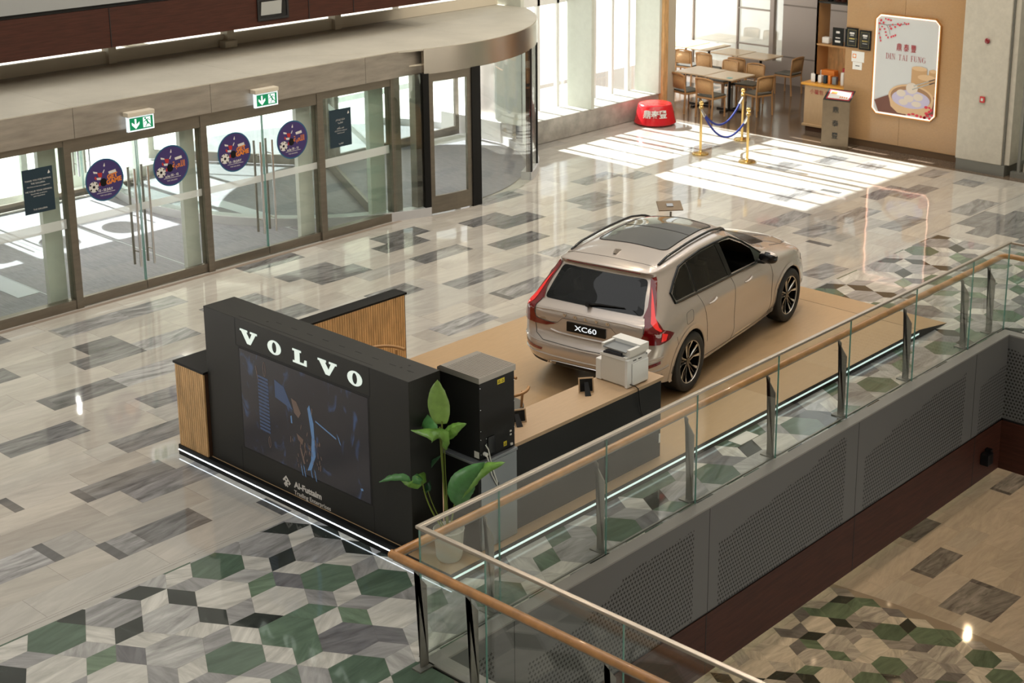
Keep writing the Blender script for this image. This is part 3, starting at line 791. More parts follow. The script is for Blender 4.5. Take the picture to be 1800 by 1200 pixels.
# ================================================================ TALL WINDOW FRONT (right of the drum)
struct('wall_curb', B(20.4, 24.45, 19.2, 19.85, 0, .455), m_stone, 'polished stone plinth under the tall window front', 'plinth', bevel=.02)
struct('wall_curb', B(20.4, 24.4, 19.86, 21.5, 0, .40), m_ground, 'pale stone bench outside the tall windows', 'plinth')
for k, x in enumerate((20.25, 22.25, 24.38)):
    struct('wall_pier', B(x, x+.09, 19.16, 19.80, .455 if x < 24.4 else 0, 5.62), m_pier, 'deep pale fin of the tall window front, %s' % ('behind the drum edge', 'nearest the drum', 'behind the red stand')[k], 'fin')
for k, x in enumerate((17.8, 20.34, 20.88, 21.44, 22.0, 22.56, 23.12, 23.68, 24.2)):
    struct('trim_29', B(x, x+.07, 19.84, 19.93, .455 if x > 20 else 2.7, 5.62), m_white, 'slim upright of the tall glazing, number %d from the drum' % (k+1), 'mullion')
struct('trim_40', B(20.3, 24.3, 19.84, 19.93, 2.52, 2.86), m_white, 'pale transom across the tall window front', 'transom')
for k in range(4):
    x = 20.25+k*1.05
    t = thing('window_%d' % (7+k), 'tall clear pane of the window front, number %d from the drum' % (k+1), 'window', (x, 19.88, .455), kind='structure')
    B(x, x+1.05, 19.875, 19.885, .455, 5.62).build('glass_pane', m_glass, t)
# ================================================================ DISPLAY PLATFORM AND BOOTH
PX0, PX1, PY0, PY1, PZ = 8.14, 16.25, 8.585, 12.60, .11
t = thing('display_platform', 'low oak topped car display platform with black edge and light strip', 'platform', (12, 10.6, 0))
B(PX0, PX1, PY0, PY1, 0, PZ-.006).build('plinth', m_black, t)
MB().box(8.192, PX1, PY0, PY1, PZ-.006, PZ).box(PX0, 8.192, PY0, 9.12, PZ-.006, PZ).build('deck', m_deck, t)
B(PX0, 8.19, 9.122, PY1, PZ-.006, PZ).build('black_margin', m_black, t)
mb = MB().box(PX0-.004, PX0+.0, PY0-.004, PY1, .050, .060)
mb.build('light_strip', m_led, t)
MB().box(PX0-.004, PX1, PY0-.004, PY0, .045, .066).build('light_strip', m_ledsoft, t)
mb = MB().prism([(PX1+.003, PY0, PZ), (16.97, PY0, .004), (16.97, PY0, 0), (PX1+.003, PY0, 0)], (0, PY1-PY0, 0))
r = mb.build('ramp', m_deck, t)
MB().prism([(PX1+.003, PY0-.002, PZ-.005), (16.96, PY0-.002, .001), (PX1+.003, PY0-.002, 0)], (0, .0015, 0)).build('ramp_side', m_black, t)
mb = MB()
for x in (PX1-.001, ): mb.box(x, x+.004, PY0, PY1, PZ+.0002, PZ+.0012)
mb.box(14.95, 14.954, 8.9, 9.0, PZ, PZ+.001)
mb.build('deck_joint', m_groove, t)

# display wall with screen
XS = 8.2
t = thing('display_wall', 'black advertising wall with big screen and white brand letters', 'display wall', (8.4, 10.6, PZ))
B(XS, XS+.375, 9.12, 12.09, PZ, 1.72).build('cabinet', m_dark, t, bevel=.004)
# shadow joints
mb = MB()
for y in (11.585, 9.632): mb.box(XS-.0015, XS, y-.004, y+.004, 1.44, 1.72); mb.box(XS-.0015, XS, y-.003, y+.003, PZ, .38)
mb.box(XS-.0015, XS+.0, 9.63, 11.59, 1.436, 1.446)
mb.box(XS+.05, XS+.053, 9.64, 11.58, 1.72, 1.7215)
mb.build('panel_joint', m_groove, t)
mb = MB()
for k in range(9): y = 11.13-.23*k; mb.box(XS+.178, XS+.186, y-.04, y+.04, 1.72, 1.7215)
for (x, y) in ((8.39, 9.42), (8.47, 9.40), (8.38, 9.30), (8.34, 11.25)): mb.cyl((x, y), .012, 1.72, 1.7216, 10)
mb.build('vent_slot', m_groove, t)
B(XS-.002, XS-.0005, 9.645, 11.548, .375, 1.432).build('screen_bezel', m_groove, t)
# screen: dark footage with blue machinery shapes
ms = bpy.data.materials.new('screen_footage'); ms.use_nodes = True
nt = ms.node_tree; L = nt.links.new; p = nt.nodes['Principled BSDF']
p.inputs['Base Color'].default_value = (.02, .019, .02, 1); p.inputs['Roughness'].default_value = .22
tc = nt.nodes.new('ShaderNodeTexCoord')
def _n(tp, **k):
    n = nt.nodes.new(tp)
    for a, b in k.items(): setattr(n, a, b)
    return n
mp = _n('ShaderNodeMapping'); mp.inputs['Scale'].default_value = (1, 2.2, 1.3); L(tc.outputs['Object'], mp.inputs[0])
n1 = _n('ShaderNodeTexNoise'); n1.inputs['Scale'].default_value = 2.6; n1.inputs['Detail'].default_value = 6; n1.inputs['Distortion'].default_value = 1.2; L(mp.outputs[0], n1.inputs['Vector'])
r1 = _n('ShaderNodeMapRange'); r1.inputs[1].default_value = .58; r1.inputs[2].default_value = .78; L(n1.outputs['Fac'], r1.inputs[0])
mx = _n('ShaderNodeMix'); mx.data_type = 'RGBA'; mx.inputs[6].default_value = (.012, .011, .013, 1); mx.inputs[7].default_value = (.03, .06, .13, 1); L(r1.outputs[0], mx.inputs[0])
L(mx.outputs[2], p.inputs['Emission Color']); p.inputs['Emission Strength'].default_value = .8
sc = B(XS-.004, XS-.0025, 9.665, 11.53, .39, 1.42).build('screen', ms, t)
def semi(name, col, es): return mat(name, (.02, .02, .02), .4, em=col, es=es)
mbl, mbr, mcop = semi('screen_blue', (.02, .036, .075), 1.0), semi('screen_bright', (.07, .14, .25), .8), semi('screen_copper', (.09, .055, .04), .8)
x = XS-.0055
mb = MB()
for k in range(16):
    z = 1.22-.036*k
    mb.poly([(x, 11.26, z), (x, 11.10, z-.008), (x, 11.10, z-.030), (x, 11.26, z-.022)])
mb.poly([(x, 11.0, 1.24), (x, 10.86, 1.20), (x, 10.74, 1.0), (x, 11.0, 1.06)])
mb.build('screen_image', mbl, sc)
mb = MB()
mb.poly([(x, 10.52, 1.08), (x, 10.49, 1.12), (x, 10.44, .95), (x, 10.43, .62), (x, 10.50, .46), (x, 10.56, .44), (x, 10.50, .56), (x, 10.475, .8)])
mb.poly([(x, 10.78, .93), (x, 10.76, .94), (x, 10.755, .86), (x, 10.775, .86)])
for (y, z) in ((10.62, .36+.12), (10.66, .40+.08), (10.52, .50), (10.46, .48)): mb.poly([(x, y, z), (x, y-.014, z-.02), (x, y-.035, z-.12), (x, y-.022, z-.11)])
mb.poly([(x, 10.11, .95), (x, 10.08, .91), (x, 10.05, .84), (x, 10.07, .86)])
mb.poly([(x, 10.41, .99), (x, 10.12, .90), (x, 10.12, .885), (x, 10.41, .975)])
mb.poly([(x, 9.80, .50), (x, 9.77, .51), (x, 9.76, .49), (x, 9.79, .48)])
mb.build('screen_image', mbr, sc)
mb = MB()
def ring(y, z, ry, rz, w):
    n = 16
    for k in range(n):
        a, b = 2*PI*k/n, 2*PI*(k+1)/n
        mb.poly([(x, y+ry*math.cos(a), z+rz*math.sin(a)), (x, y+ry*math.cos(b), z+rz*math.sin(b)), (x, y+(ry-w)*math.cos(b), z+(rz-w)*math.sin(b)), (x, y+(ry-w)*math.cos(a), z+(rz-w)*math.sin(a))])
rs_ = random.Random(11)
for k in range(46):
    y = 10.52+rs_.gauss(0, .10); z = .62+rs_.gauss(0, .14)
    if not .42 < z < 1.1: continue
    a_ = rs_.uniform(.02, .07); w_ = rs_.uniform(.004, .012); s_ = rs_.uniform(-.35, .35)
    mb.poly([(x, y, z), (x, y-w_, z-.004), (x, y-w_+s_*a_, z-a_), (x, y+s_*a_, z-a_+.003)])
ring(11.15, 1.30, .022, .075, .008); ring(11.12, .56, .018, .06, .007)
mb.poly([(x, 11.29, 1.30), (x, 11.28, 1.31), (x, 11.24, 1.14), (x, 11.25, 1.13)])
mb.poly([(x, 10.76, 1.12), (x, 10.68, 1.10), (x, 10.62, 1.0), (x, 10.66, .94), (x, 10.72, .98)])
mb.poly([(x, 10.70, .78), (x, 10.60, .74), (x, 10.62, .68), (x, 10.68, .72)])
mb.poly([(x, 10.66, .64), (x, 10.64, .65), (x, 10.59, .50), (x, 10.61, .49)])
mb.build('screen_image', mcop, sc)
# slab serif brand letters, drawn in a 0..1 x 0..1 box (reading direction is -Y)
def place(pts, y0, w, z0, h, xx): return [(xx, y0-px*w, z0+pz*h) for px, pz in pts]
def brand(parent, letters, z0, h, xx, d, m, nm='brand_letter'):
    for ch, y0, w in letters:
        mb = MB()
        if ch == 'V':
            mb.prism(place([(0, 1), (.44, 1), (.44, .86), (.37, .86), (.56, .38), (.70, .86), (.60, .86), (.60, 1), (1, 1), (1, .86), (.92, .86), (.60, 0), (.40, 0), (.08, .86), (0, .86)], y0, w, z0, h, xx), (d, 0, 0))
        elif ch == 'L':
            mb.prism(place([(0, 1), (.62, 1), (.62, .86), (.5, .86), (.5, .15), (.8, .15), (.86, .42), (1, .42), (1, 0), (0, 0), (0, .14), (.14, .14), (.14, .86), (0, .86)], y0, w, z0, h, xx), (d, 0, 0))
        else:
            n = 32; O = [(.5+.5*math.cos(2*PI*k/n), .5+.52*math.sin(2*PI*k/n)) for k in range(n)]; I = [(.5+.17*math.cos(2*PI*k/n), .5+.40*math.sin(2*PI*k/n)) for k in range(n)]
            a, b = place(O, y0, w, z0, h, xx), place(I, y0, w, z0, h, xx)
            for k in range(n):
                q = (k+1) % n
                mb.prism([a[k], a[q], b[q], b[k]], (d, 0, 0))
        mb.build(nm, m, parent)
brand(t, [('V', 11.50, .265), ('O', 11.075, .20), ('L', 10.70, .20), ('V', 10.335, .265), ('O', 9.925, .20)], 1.497, .135, XS-.006, .004, m_letter)
text('Al-Futtaim', .085, (XS-.002, 10.575, .222), (0, -1, 0), (0, 0, 1), 'dealer_lettering', m_print, t, .001, width=.41, bold=.0035)
text('Trading Enterprises', .062, (XS-.002, 10.515, .142), (0, -1, 0), (0, 0, 1), 'dealer_lettering', m_print, t, .001, width=.54, bold=.001)
mb = MB(); c = Vector((XS-.002, 10.90, .212)); s = .0135
for (i, j) in ((0, 0), (1, 0), (2, 0), (3, 0), (4, 0), (0, 1), (0, 2), (0, 3), (1, 2), (2, 2), (2, 1), (2, 3), (3, 2), (2, 4), (4, 1), (3, 3), (4, 3), (3, 4)):
    u, v = (i-j)*s, (4-i-j)*s
    mb.poly([c+Vector((0, -u, v+s)), c+Vector((0, -u-s, v)), c+Vector((0, -u, v-s)), c+Vector((0, -u+s, v))])
mb.build('dealer_emblem', m_print, t)

# slatted counter wrapping the far side
t = thing('slatted_counter', 'wood slatted counter with black top behind the black display wall', 'counter', (9.6, 12.4, PZ))
MB().box(8.17, 8.62, 12.10, 12.60, PZ, 1.0).box(8.62, 11.16, 12.43, 12.60, PZ, 1.0).build('carcass', m_slatgap, t)
MB().box(8.15, 8.64, 12.092, 12.62, 1.0, 1.025).box(8.64, 11.18, 12.415, 12.62, 1.0, 1.025).build('black_top', m_black, t, bevel=.003)
mb = MB()
y = 12.105
while y < 12.58: mb.box(8.152, 8.17, y, min(y+.029, 12.6), PZ, 1.0); y += .0345
x = 8.66
while x < 11.14: mb.box(x, x+.029, 12.415, 12.43, PZ, 1.0); x += .0345
x = 8.17
while x < 11.14: mb.box(x, x+.030, 12.60, 12.612, PZ, 1.0); x += .0345
mb.build('slats', m_slat, t)

# desk
t = thing('reception_desk', 'long desk with oak top and black front beside the car', 'desk', (10.2, 8.95, PZ))
B(9.08, 11.245, 8.705, 9.20, .935, .97).build('desk_top', m_desk, t, bevel=.002)
mb = MB().box(9.10, 11.215, 8.72, 8.76, PZ, .935).box(11.18, 11.215, 8.76, 9.18, PZ, .935).box(9.10, 9.14, 8.76, 9.18, PZ, .935)
mb.build('desk_panel', m_black, t)
B(11.19, 11.212, 8.716, 8.72, .26, .36).build('socket_plate', m_white, t)

# grey cabinet and black ice machine
t = thing('grey_cabinet', 'grey metal cabinet carrying the tall black machine', 'cabinet', (8.8, 8.9, PZ))
MB().box(8.58, 9.045, 8.665, 9.115, PZ, .955).build('body', m_black, t)
MB().box(8.60, 9.05, 8.655, 8.6645, PZ+.01, .935).build('side_panel', m_grey, t)
MB().box(8.565, 9.06, 8.65, 9.125, .94, .965).build('top', m_grey, t, bevel=.003)
MB().cyl((0, 0), .02, 0, .01, 16).build  # noqa
h = MB(); h.tube([(8.80, 8.654, .70), (8.80, 8.650, .70)], .018, 14); h.build('cable_hole', m_groove, t)
t = thing('ice_machine', 'tall black catering machine with ribbed grey lid and yellow warning labels', 'machine', (8.84, 8.93, .965))
B(8.625, 9.065, 8.69, 9.185, .967, 1.69).build('casing', m_blackc if 'm_blackc' in globals() else m_black, t, bevel=.004)
mb = MB().box(8.615, 9.075, 8.68, 9.10, 1.69, 1.745)
k = 0
while k < 17: mb.box(8.63+k*.0265, 8.63+k*.0265+.012, 8.69, 9.09, 1.745, 1.7485); k += 1
mb.build('ribbed_lid', m_greyl, t, bevel=.002)
mb = MB().prism([(8.615, 9.10, 1.69), (8.615, 9.10, 1.745), (8.615, 9.16, 1.745), (8.615, 9.20, 1.72), (8.615, 9.20, 1.69)], (.46, 0, 0))
mb.box(8.613, 8.64, 9.185, 9.2, .967, 1.69)
mb.build('front_hood', m_greyl, t)
def tri_label(n, x0, x1, z0, z1):
    y = 8.688
    lb = B(x0, x1, y, y+.0015, z0, z1).build('warning_label', m_yellow, t)
    w = (x1-x0)/n
    mb = MB()
    for i in range(n):
        cx, cz, r = x0+w*(i+.5), (z0+z1)/2, w*.36
        P = [(cx-r, y-.001, cz-r*.7), (cx+r, y-.001, cz-r*.7), (cx, y-.001, cz+r)]
        mb.poly(P)
    tr = mb.build('warning_triangle', m_black, lb)
    mb = MB()
    for i in range(n):
        cx, cz, r = x0+w*(i+.5), (z0+z1)/2, w*.2
        mb.poly([(cx-r, y-.0015, cz-r*.75), (cx+r, y-.0015, cz-r*.75), (cx, y-.0015, cz+r*.9)])
    mb.build('warning_triangle', m_yellow, lb)
tri_label(2, 8.85, 8.94, 1.615, 1.66)
tri_label(1, 8.92, 8.96, 1.005, 1.05)
mb = MB()
for z in (1.64, 1.44, 1.24, 1.16, 1.02): mb.box(8.632, 8.638, 8.6865, 8.69, z, z+.006)
for z in (1.60, 1.40, 1.15, 1.09): mb.box(9.054, 9.060, 8.6865, 8.69, z, z+.006)
mb.box(8.70, 8.706, 8.6865, 8.69, 1.15, 1.156).box(8.70, 8.706, 8.6865, 8.69, 1.10, 1.106)
mb.build('screws', m_chrome, t)
MB().box(9.0, 9.02, 8.686, 8.69, 1.12, 1.135).box(9.0, 9.02, 8.686, 8.69, 1.085, 1.10).box(9.005, 9.03, 8.68, 8.69, .99, 1.01).build('socket', m_print, t)
B(8.72, 8.80, 8.680, 8.69, 1.0, 1.16).build('pump_cover', m_blackg, t)
B(8.6235, 8.625, 8.70, 8.76, .985, 1.045).build('rating_plate', m_print, t)
h = MB(); h.tube([(8.675, 8.69, 1.02), (8.675, 8.655, 1.02)], .018, 14); h.build('valve', m_white, t, smooth=True)
h = MB(); h.tube([(8.69, 8.685, 1.10), (8.70, 8.66, 1.06), (8.71, 8.645, .96), (8.74, 8.642, .85), (8.79, 8.645, .72), (8.80, 8.655, .70)], .006, 8)
h.tube([(8.675, 8.655, 1.01), (8.68, 8.64, .96), (8.72, 8.642, .82), (8.79, 8.646, .69)], .006, 8)
tag(h.build('water_hose', m_white, smooth=True), 'pair of thin white hoses hanging from the black machine', 'hose')

# printer
t = thing('printer', 'white multifunction printer on the oak desk', 'printer', (10.9, 8.95, .97))
MB().box(10.745, 11.05, 8.80, 9.11, .985, 1.245).box(10.76, 11.03, 8.81, 9.10, .97, .985).build('body', m_shade, t, bevel=.006)
MB().box(10.735, 11.055, 8.765, 8.80, .972, 1.262).build('back_panel', m_whiteg, t, bevel=.005)
MB().box(10.80, 11.05, 8.752, 8.765, .985, 1.215).build('rear_door', m_whiteg, t, bevel=.006)
mb = MB()
for x in (10.82, 10.90): mb.box(x, x+.05, 8.7625, 8.7635, 1.235, 1.245)
mb.box(11.02, 11.035, 8.7625, 8.7635, 1.255, 1.27)
mb.build('vents', m_grille, t)
MB().box(10.745, 11.05, 9.11, 9.18, .975, 1.19).build('front_tray', m_white, t, bevel=.006)
MB().prism([(10.74, 8.79, 1.245), (10.74, 9.12, 1.245), (10.74, 9.12, 1.27), (10.74, 8.79, 1.285)], (.32, 0, 0)).build('output_frame', m_white, t)
MB().box(10.742, 10.99, 8.83, 9.08, 1.272, 1.288).build('output_tray', m_grille, t)
# scanner lid with document feeder
mb = MB().box(10.775, 11.07, 8.77, 9.13, 1.29, 1.325).box(10.94, 11.07, 8.77, 9.13, 1.325, 1.37).box(10.775, 10.94, 8.77, 8.805, 1.325, 1.355).box(10.775, 10.94, 9.095, 9.13, 1.325, 1.355)
mb.build('scanner_lid', m_white, t)
MB().box(10.755, 10.94, 8.806, 9.094, 1.326, 1.334).build('feeder_tray', m_grey, t)
MB().box(10.742, 10.774, 8.86, 9.05, 1.292, 1.31).build('control_flap', m_grille, t)
MB().prism([(11.05, 8.80, 1.19), (11.05, 9.0, 1.19), (11.15, 9.0, 1.245), (11.15, 8.80, 1.245)], (0, 0, .004)).build('side_flap', m_white, t)
h = MB(); h.tube([(10.775, 8.764, 1.005), (10.79, 8.742, 1.0), (10.81, 8.715, .985), (10.825, 8.698, .965), (10.835, 8.695, .90), (10.87, 8.70, .72), (10.95, 8.705, .60), (11.06, 8.712, .54)], .005, 8)
tag(h.build('power_cord', m_black, smooth=True), 'black power cord hanging from the printer over the desk edge', 'cord')

# tilted picture frames seen from behind
def pframe(x, y, rz, w, hgt, lab):
    t = thing('picture_frame', lab, 'picture frame', (x, y, .97), 'tabletop frames on the oak desk', local=True, rz=rz)
    tl = .24
    def P(u, v, d): return (u, d+v*math.sin(tl), v*math.cos(tl))
    mb = MB()
    for (u0, u1, v0, v1) in ((-w/2, w/2, 0, .012), (-w/2, w/2, hgt-.012, hgt), (-w/2, -w/2+.012, .012, hgt-.012), (w/2-.012, w/2, .012, hgt-.012)):
        mb.prism([P(u0, v0, 0), P(u1, v0, 0), P(u1, v1, 0), P(u0, v1, 0)], (0, .016, -.003))
    mb.build('surround', m_desk, t)
    MB().prism([P(-w/2+.012, .012, .006), P(w/2-.012, .012, .006), P(w/2-.012, hgt-.012, .006), P(-w/2+.012, hgt-.012, .006)], (0, .004, 0)).build('backing', m_black, t)
    MB().prism([P(-.02, hgt*.7, -.0), P(.02, hgt*.7, -.0), (.03, -.085, 0.001), (-.03, -.085, 0.001)], (0, -.004, .001)).build('easel_leg', m_black, t)
pframe(10.40, 9.00, math.radians(-38), .15, .15, 'small easel backed frame on the desk, standing next to the printer')
pframe(9.42, 9.0, math.radians(-28), .19, .13, 'easel backed frame at the desk end beside the black machine')

# bentwood armchairs inside the booth
def armchair(x, y, rz, lab):
    t = thing('armchair', lab, 'chair', (x, y, PZ), 'bentwood armchairs inside the booth', local=True, rz=rz)
    pts = [(-.27+0, .26, .60)]
    pts = [(.26*math.sin(a)*1.05, -.27*math.cos(a), .64) for a in [math.radians(q) for q in range(-150, 151, 12)]]
    MB().tube([(p[1]*-1-.02, p[0], p[2]) for p in pts], .017, 8).build('arm_rail', m_chairw, t, smooth=True)
    MB().cyl((0, 0), .24, .41, .45, 28).build('seat', m_seat, t, bevel=.01)
    for i, a in enumerate((45, 135, 225, 315)):
        c, s = math.cos(math.radians(a)), math.sin(math.radians(a))
        MB().tube([(.25*c, .25*s, 0), (.22*c, .22*s, .42), (.235*c, .245*s, .63)], .014, 8).build('leg', m_chairw, t, smooth=True)
armchair(10.12, 11.68, 2.4, 'light wood chair whose curved arm shows before the slatted counter')
armchair(10.33, 10.10, 2.8, 'light wood chair half hidden behind the black machine')

# potted plant
t = thing('potted_plant', 'tall bird of paradise plant in a pale ceramic pot on the platform corner', 'plant', (8.34, 8.79, PZ))
MB().lathe((8.335, 8.80, PZ), [(0, 0), (.10, 0), (.115, .03), (.135, .28), (.140, .285), (.134, .29), (.125, .28), (.12, .24), (0, .24)], 40).build('pot', m_pot, t, smooth=True)
MB().cyl((8.335, 8.80), .118, PZ+.20, PZ+.235, 24).build('soil', mat('soil', (.03, .022, .015), .9), t)
def px(u, v, X):      # world point on plane x = X for pixel (u, v) of the 1800 x 1200 frame
    d = rt2*((u-PPX)/FPX)-up2*((v-PPY)/FPX)+fw
    k = X/d.x
    return Vector((X, d.y*k, H+d.z*k))
def stem(a, b, X, bend=0, r=.009, X2=None):
    P0, P1 = Vector((8.335, 8.80, PZ+.22)), px(b[0], b[1], X2 or X)
    A = px(a[0], a[1], X)
    pts = []
    for k in range(9):
        q = k/8
        pts.append(P0*(1-q)**2+A*2*q*(1-q)+P1*q*q)
    MB().tube(pts, [r*(1-.4*k/8) for k in range(9)], 8).build('stem', m_stem, t, smooth=True)
    return P1
def leaf(spine, X, width, m=None, nrm=(-.75, -.5, .42), droop=.0, fold=.25, tips=None, prof=None):
    """leaf along a list of (px, py, X) spine pixels; width in metres"""
    m = m or m_leaf
    P = [px(u, v, xx) for u, v, xx in spine]
    # resample with Catmull-Rom
    Q = []
    E = [P[0]*2-P[1]]+P+[P[-1]*2-P[-2]]
    for i in range(1, len(E)-2):
        for k in range(6):
            q = k/6
            a, b, c, d = E[i-1], E[i], E[i+1], E[i+2]
            Q.append(.5*((2*b)+(-a+c)*q+(2*a-5*b+4*c-d)*q*q+(-a+3*b-3*c+d)*q**3))
    Q.append(P[-1])
    n = len(Q); nr = Vector(nrm).normalized(); v = []; f = []
    rr = random.Random(int(spine[0][0]*13))
    for i, p in enumerate(Q):
        s = i/(n-1)
        tg = (Q[min(i+1, n-1)]-Q[max(i-1, 0)]).normalized()
        side = tg.cross(nr).normalized(); nn = side.cross(tg)
        w = width*1.35*(math.sin(PI*min(1, .06+s*.94)**.72))**.8*(1-.05*rr.random())
        if i == n-1: w = .002
        for j in (-2, -1, 0, 1, 2):
            v.append(p+side*w*j/2-nn*abs(j/2)*w*fold+nn*.004*math.sin(i*1.7+j))
    for i in range(n-1):
        for j in range(4): f.append((i*5+j, i*5+j+1, (i+1)*5+j+1, (i+1)*5+j))
    o = MB().add(v, f).build('leaf', m, t, smooth=True)
    md = o.modifiers.new('solid', 'SOLIDIFY'); md.thickness = .0025
X0 = 8.30
stem((776, 850), (777, 740), X0, r=.011)
stem((774, 800), (773, 750), X0-.03, r=.008)
stem((783, 850), (781, 775), X0+.02, r=.007)
stem((752, 900), (743, 850), X0-.04)
stem((764, 900), (752, 862), X0+.02, r=.006)
stem((797, 900), (803, 860), X0+.03)
leaf([(776, 745, X0), (771, 715, X0-.02), (769, 690, X0-.05), (769, 668, X0-.07)], X0, .072, mat('leaf_bright', (.27, .46, .11), .35, noise=.15, nscale=14), fold=.1)
leaf([(765, 757, X0+.02), (752, 745, X0+.05), (741, 730, X0+.08), (730, 705, X0+.12)], X0, .045, MATS['leaf_dark'] if 0 else mat('leaf_mid', (.09, .28, .08), .35, noise=.2, nscale=14), fold=.3)
leaf([(777, 768, X0), (788, 757, X0+.03), (803, 748, X0+.08), (820, 744, X0+.14)], X0, .050, fold=.55, nrm=(-.5, -.3, .8))
leaf([(778, 786, X0), (774, 768, X0-.08), (757, 759, X0-.12), (722, 756, X0-.10)], X0, .058, fold=.5, nrm=(-.55, -.3, .75))
leaf([(743, 852, X0-.04), (728, 835, X0-.06), (700, 822, X0-.04), (640, 813, X0+.05)], X0, .078, fold=.45, nrm=(-.4, -.2, .9))
leaf([(741, 846, X0-.05), (716, 834, X0-.10), (690, 836, X0-.12), (666, 847, X0-.14)], X0, .04, MATS['leaf_mid'], fold=.5, nrm=(-.6, -.2, .7))
leaf([(752, 864, X0+.04), (745, 845, X0+.08), (748, 825, X0+.12), (775, 800, X0+.16)], X0, .04, m_leafd, fold=.3)
leaf([(803, 868, X0+.03), (822, 842, X0-.02), (846, 822, X0-.02), (888, 812, X0+.06)], X0, .075, fold=.5, nrm=(-.45, -.2, .85))
leaf([(800, 888, X0-.03), (806, 862, X0-.08), (822, 838, X0-.08), (852, 812, X0-.02)], X0, .088, MATS['leaf_mid'], fold=.35, nrm=(-.8, -.5, .3))
# ================================================================ THE CAR (local frame: x forward from the rear bumper, y left, z up)
m_paint = mat('dusk_paint', (.51, .45, .405), .26, .35, coat=1.0, spec=.6)
m_seam = mat('seam_black', (.01, .01, .01), .5)
m_tyre = mat('tyre', (.018, .018, .018), .65, bump=.3, bscale=80)
m_rimd = mat('rim_black', (.015, .015, .016), .18, .2, coat=.5)
m_rimb = mat('rim_bright', (.80, .77, .72), .25, .7)
m_lampd = mat('lamp_dark_red', (.16, .004, .006), .08, coat=1)
m_lampb = mat('lamp_red', (.75, .02, .02), .12, coat=1, em=(1, .03, .02), es=.25)
m_head = mat('headliner', (.36, .35, .31), .8)
m_inn = mat('cabin_dark', (.02, .02, .022), .6)
m_tan = mat('cabin_tan', (.42, .26, .13), .6)
def car_glass(name, tint, base_r):
    return glass(name, tint, .6, base_r)
m_cglass = car_glass('car_glass_dark', (.12, .16, .15), .03)
m_rglass = car_glass('car_glass_rear', (.08, .11, .10), .03)
m_lensglass = mat('black_glass_edge', (.006, .007, .007), .15, spec=.25)
CS = .9395
car = thing('car', 'champagne beige five door estate style car parked on the oak platform', 'car', (11.771, 10.258, PZ), local=True, rz=math.radians(9.745))
car.scale = (CS, CS, CS)
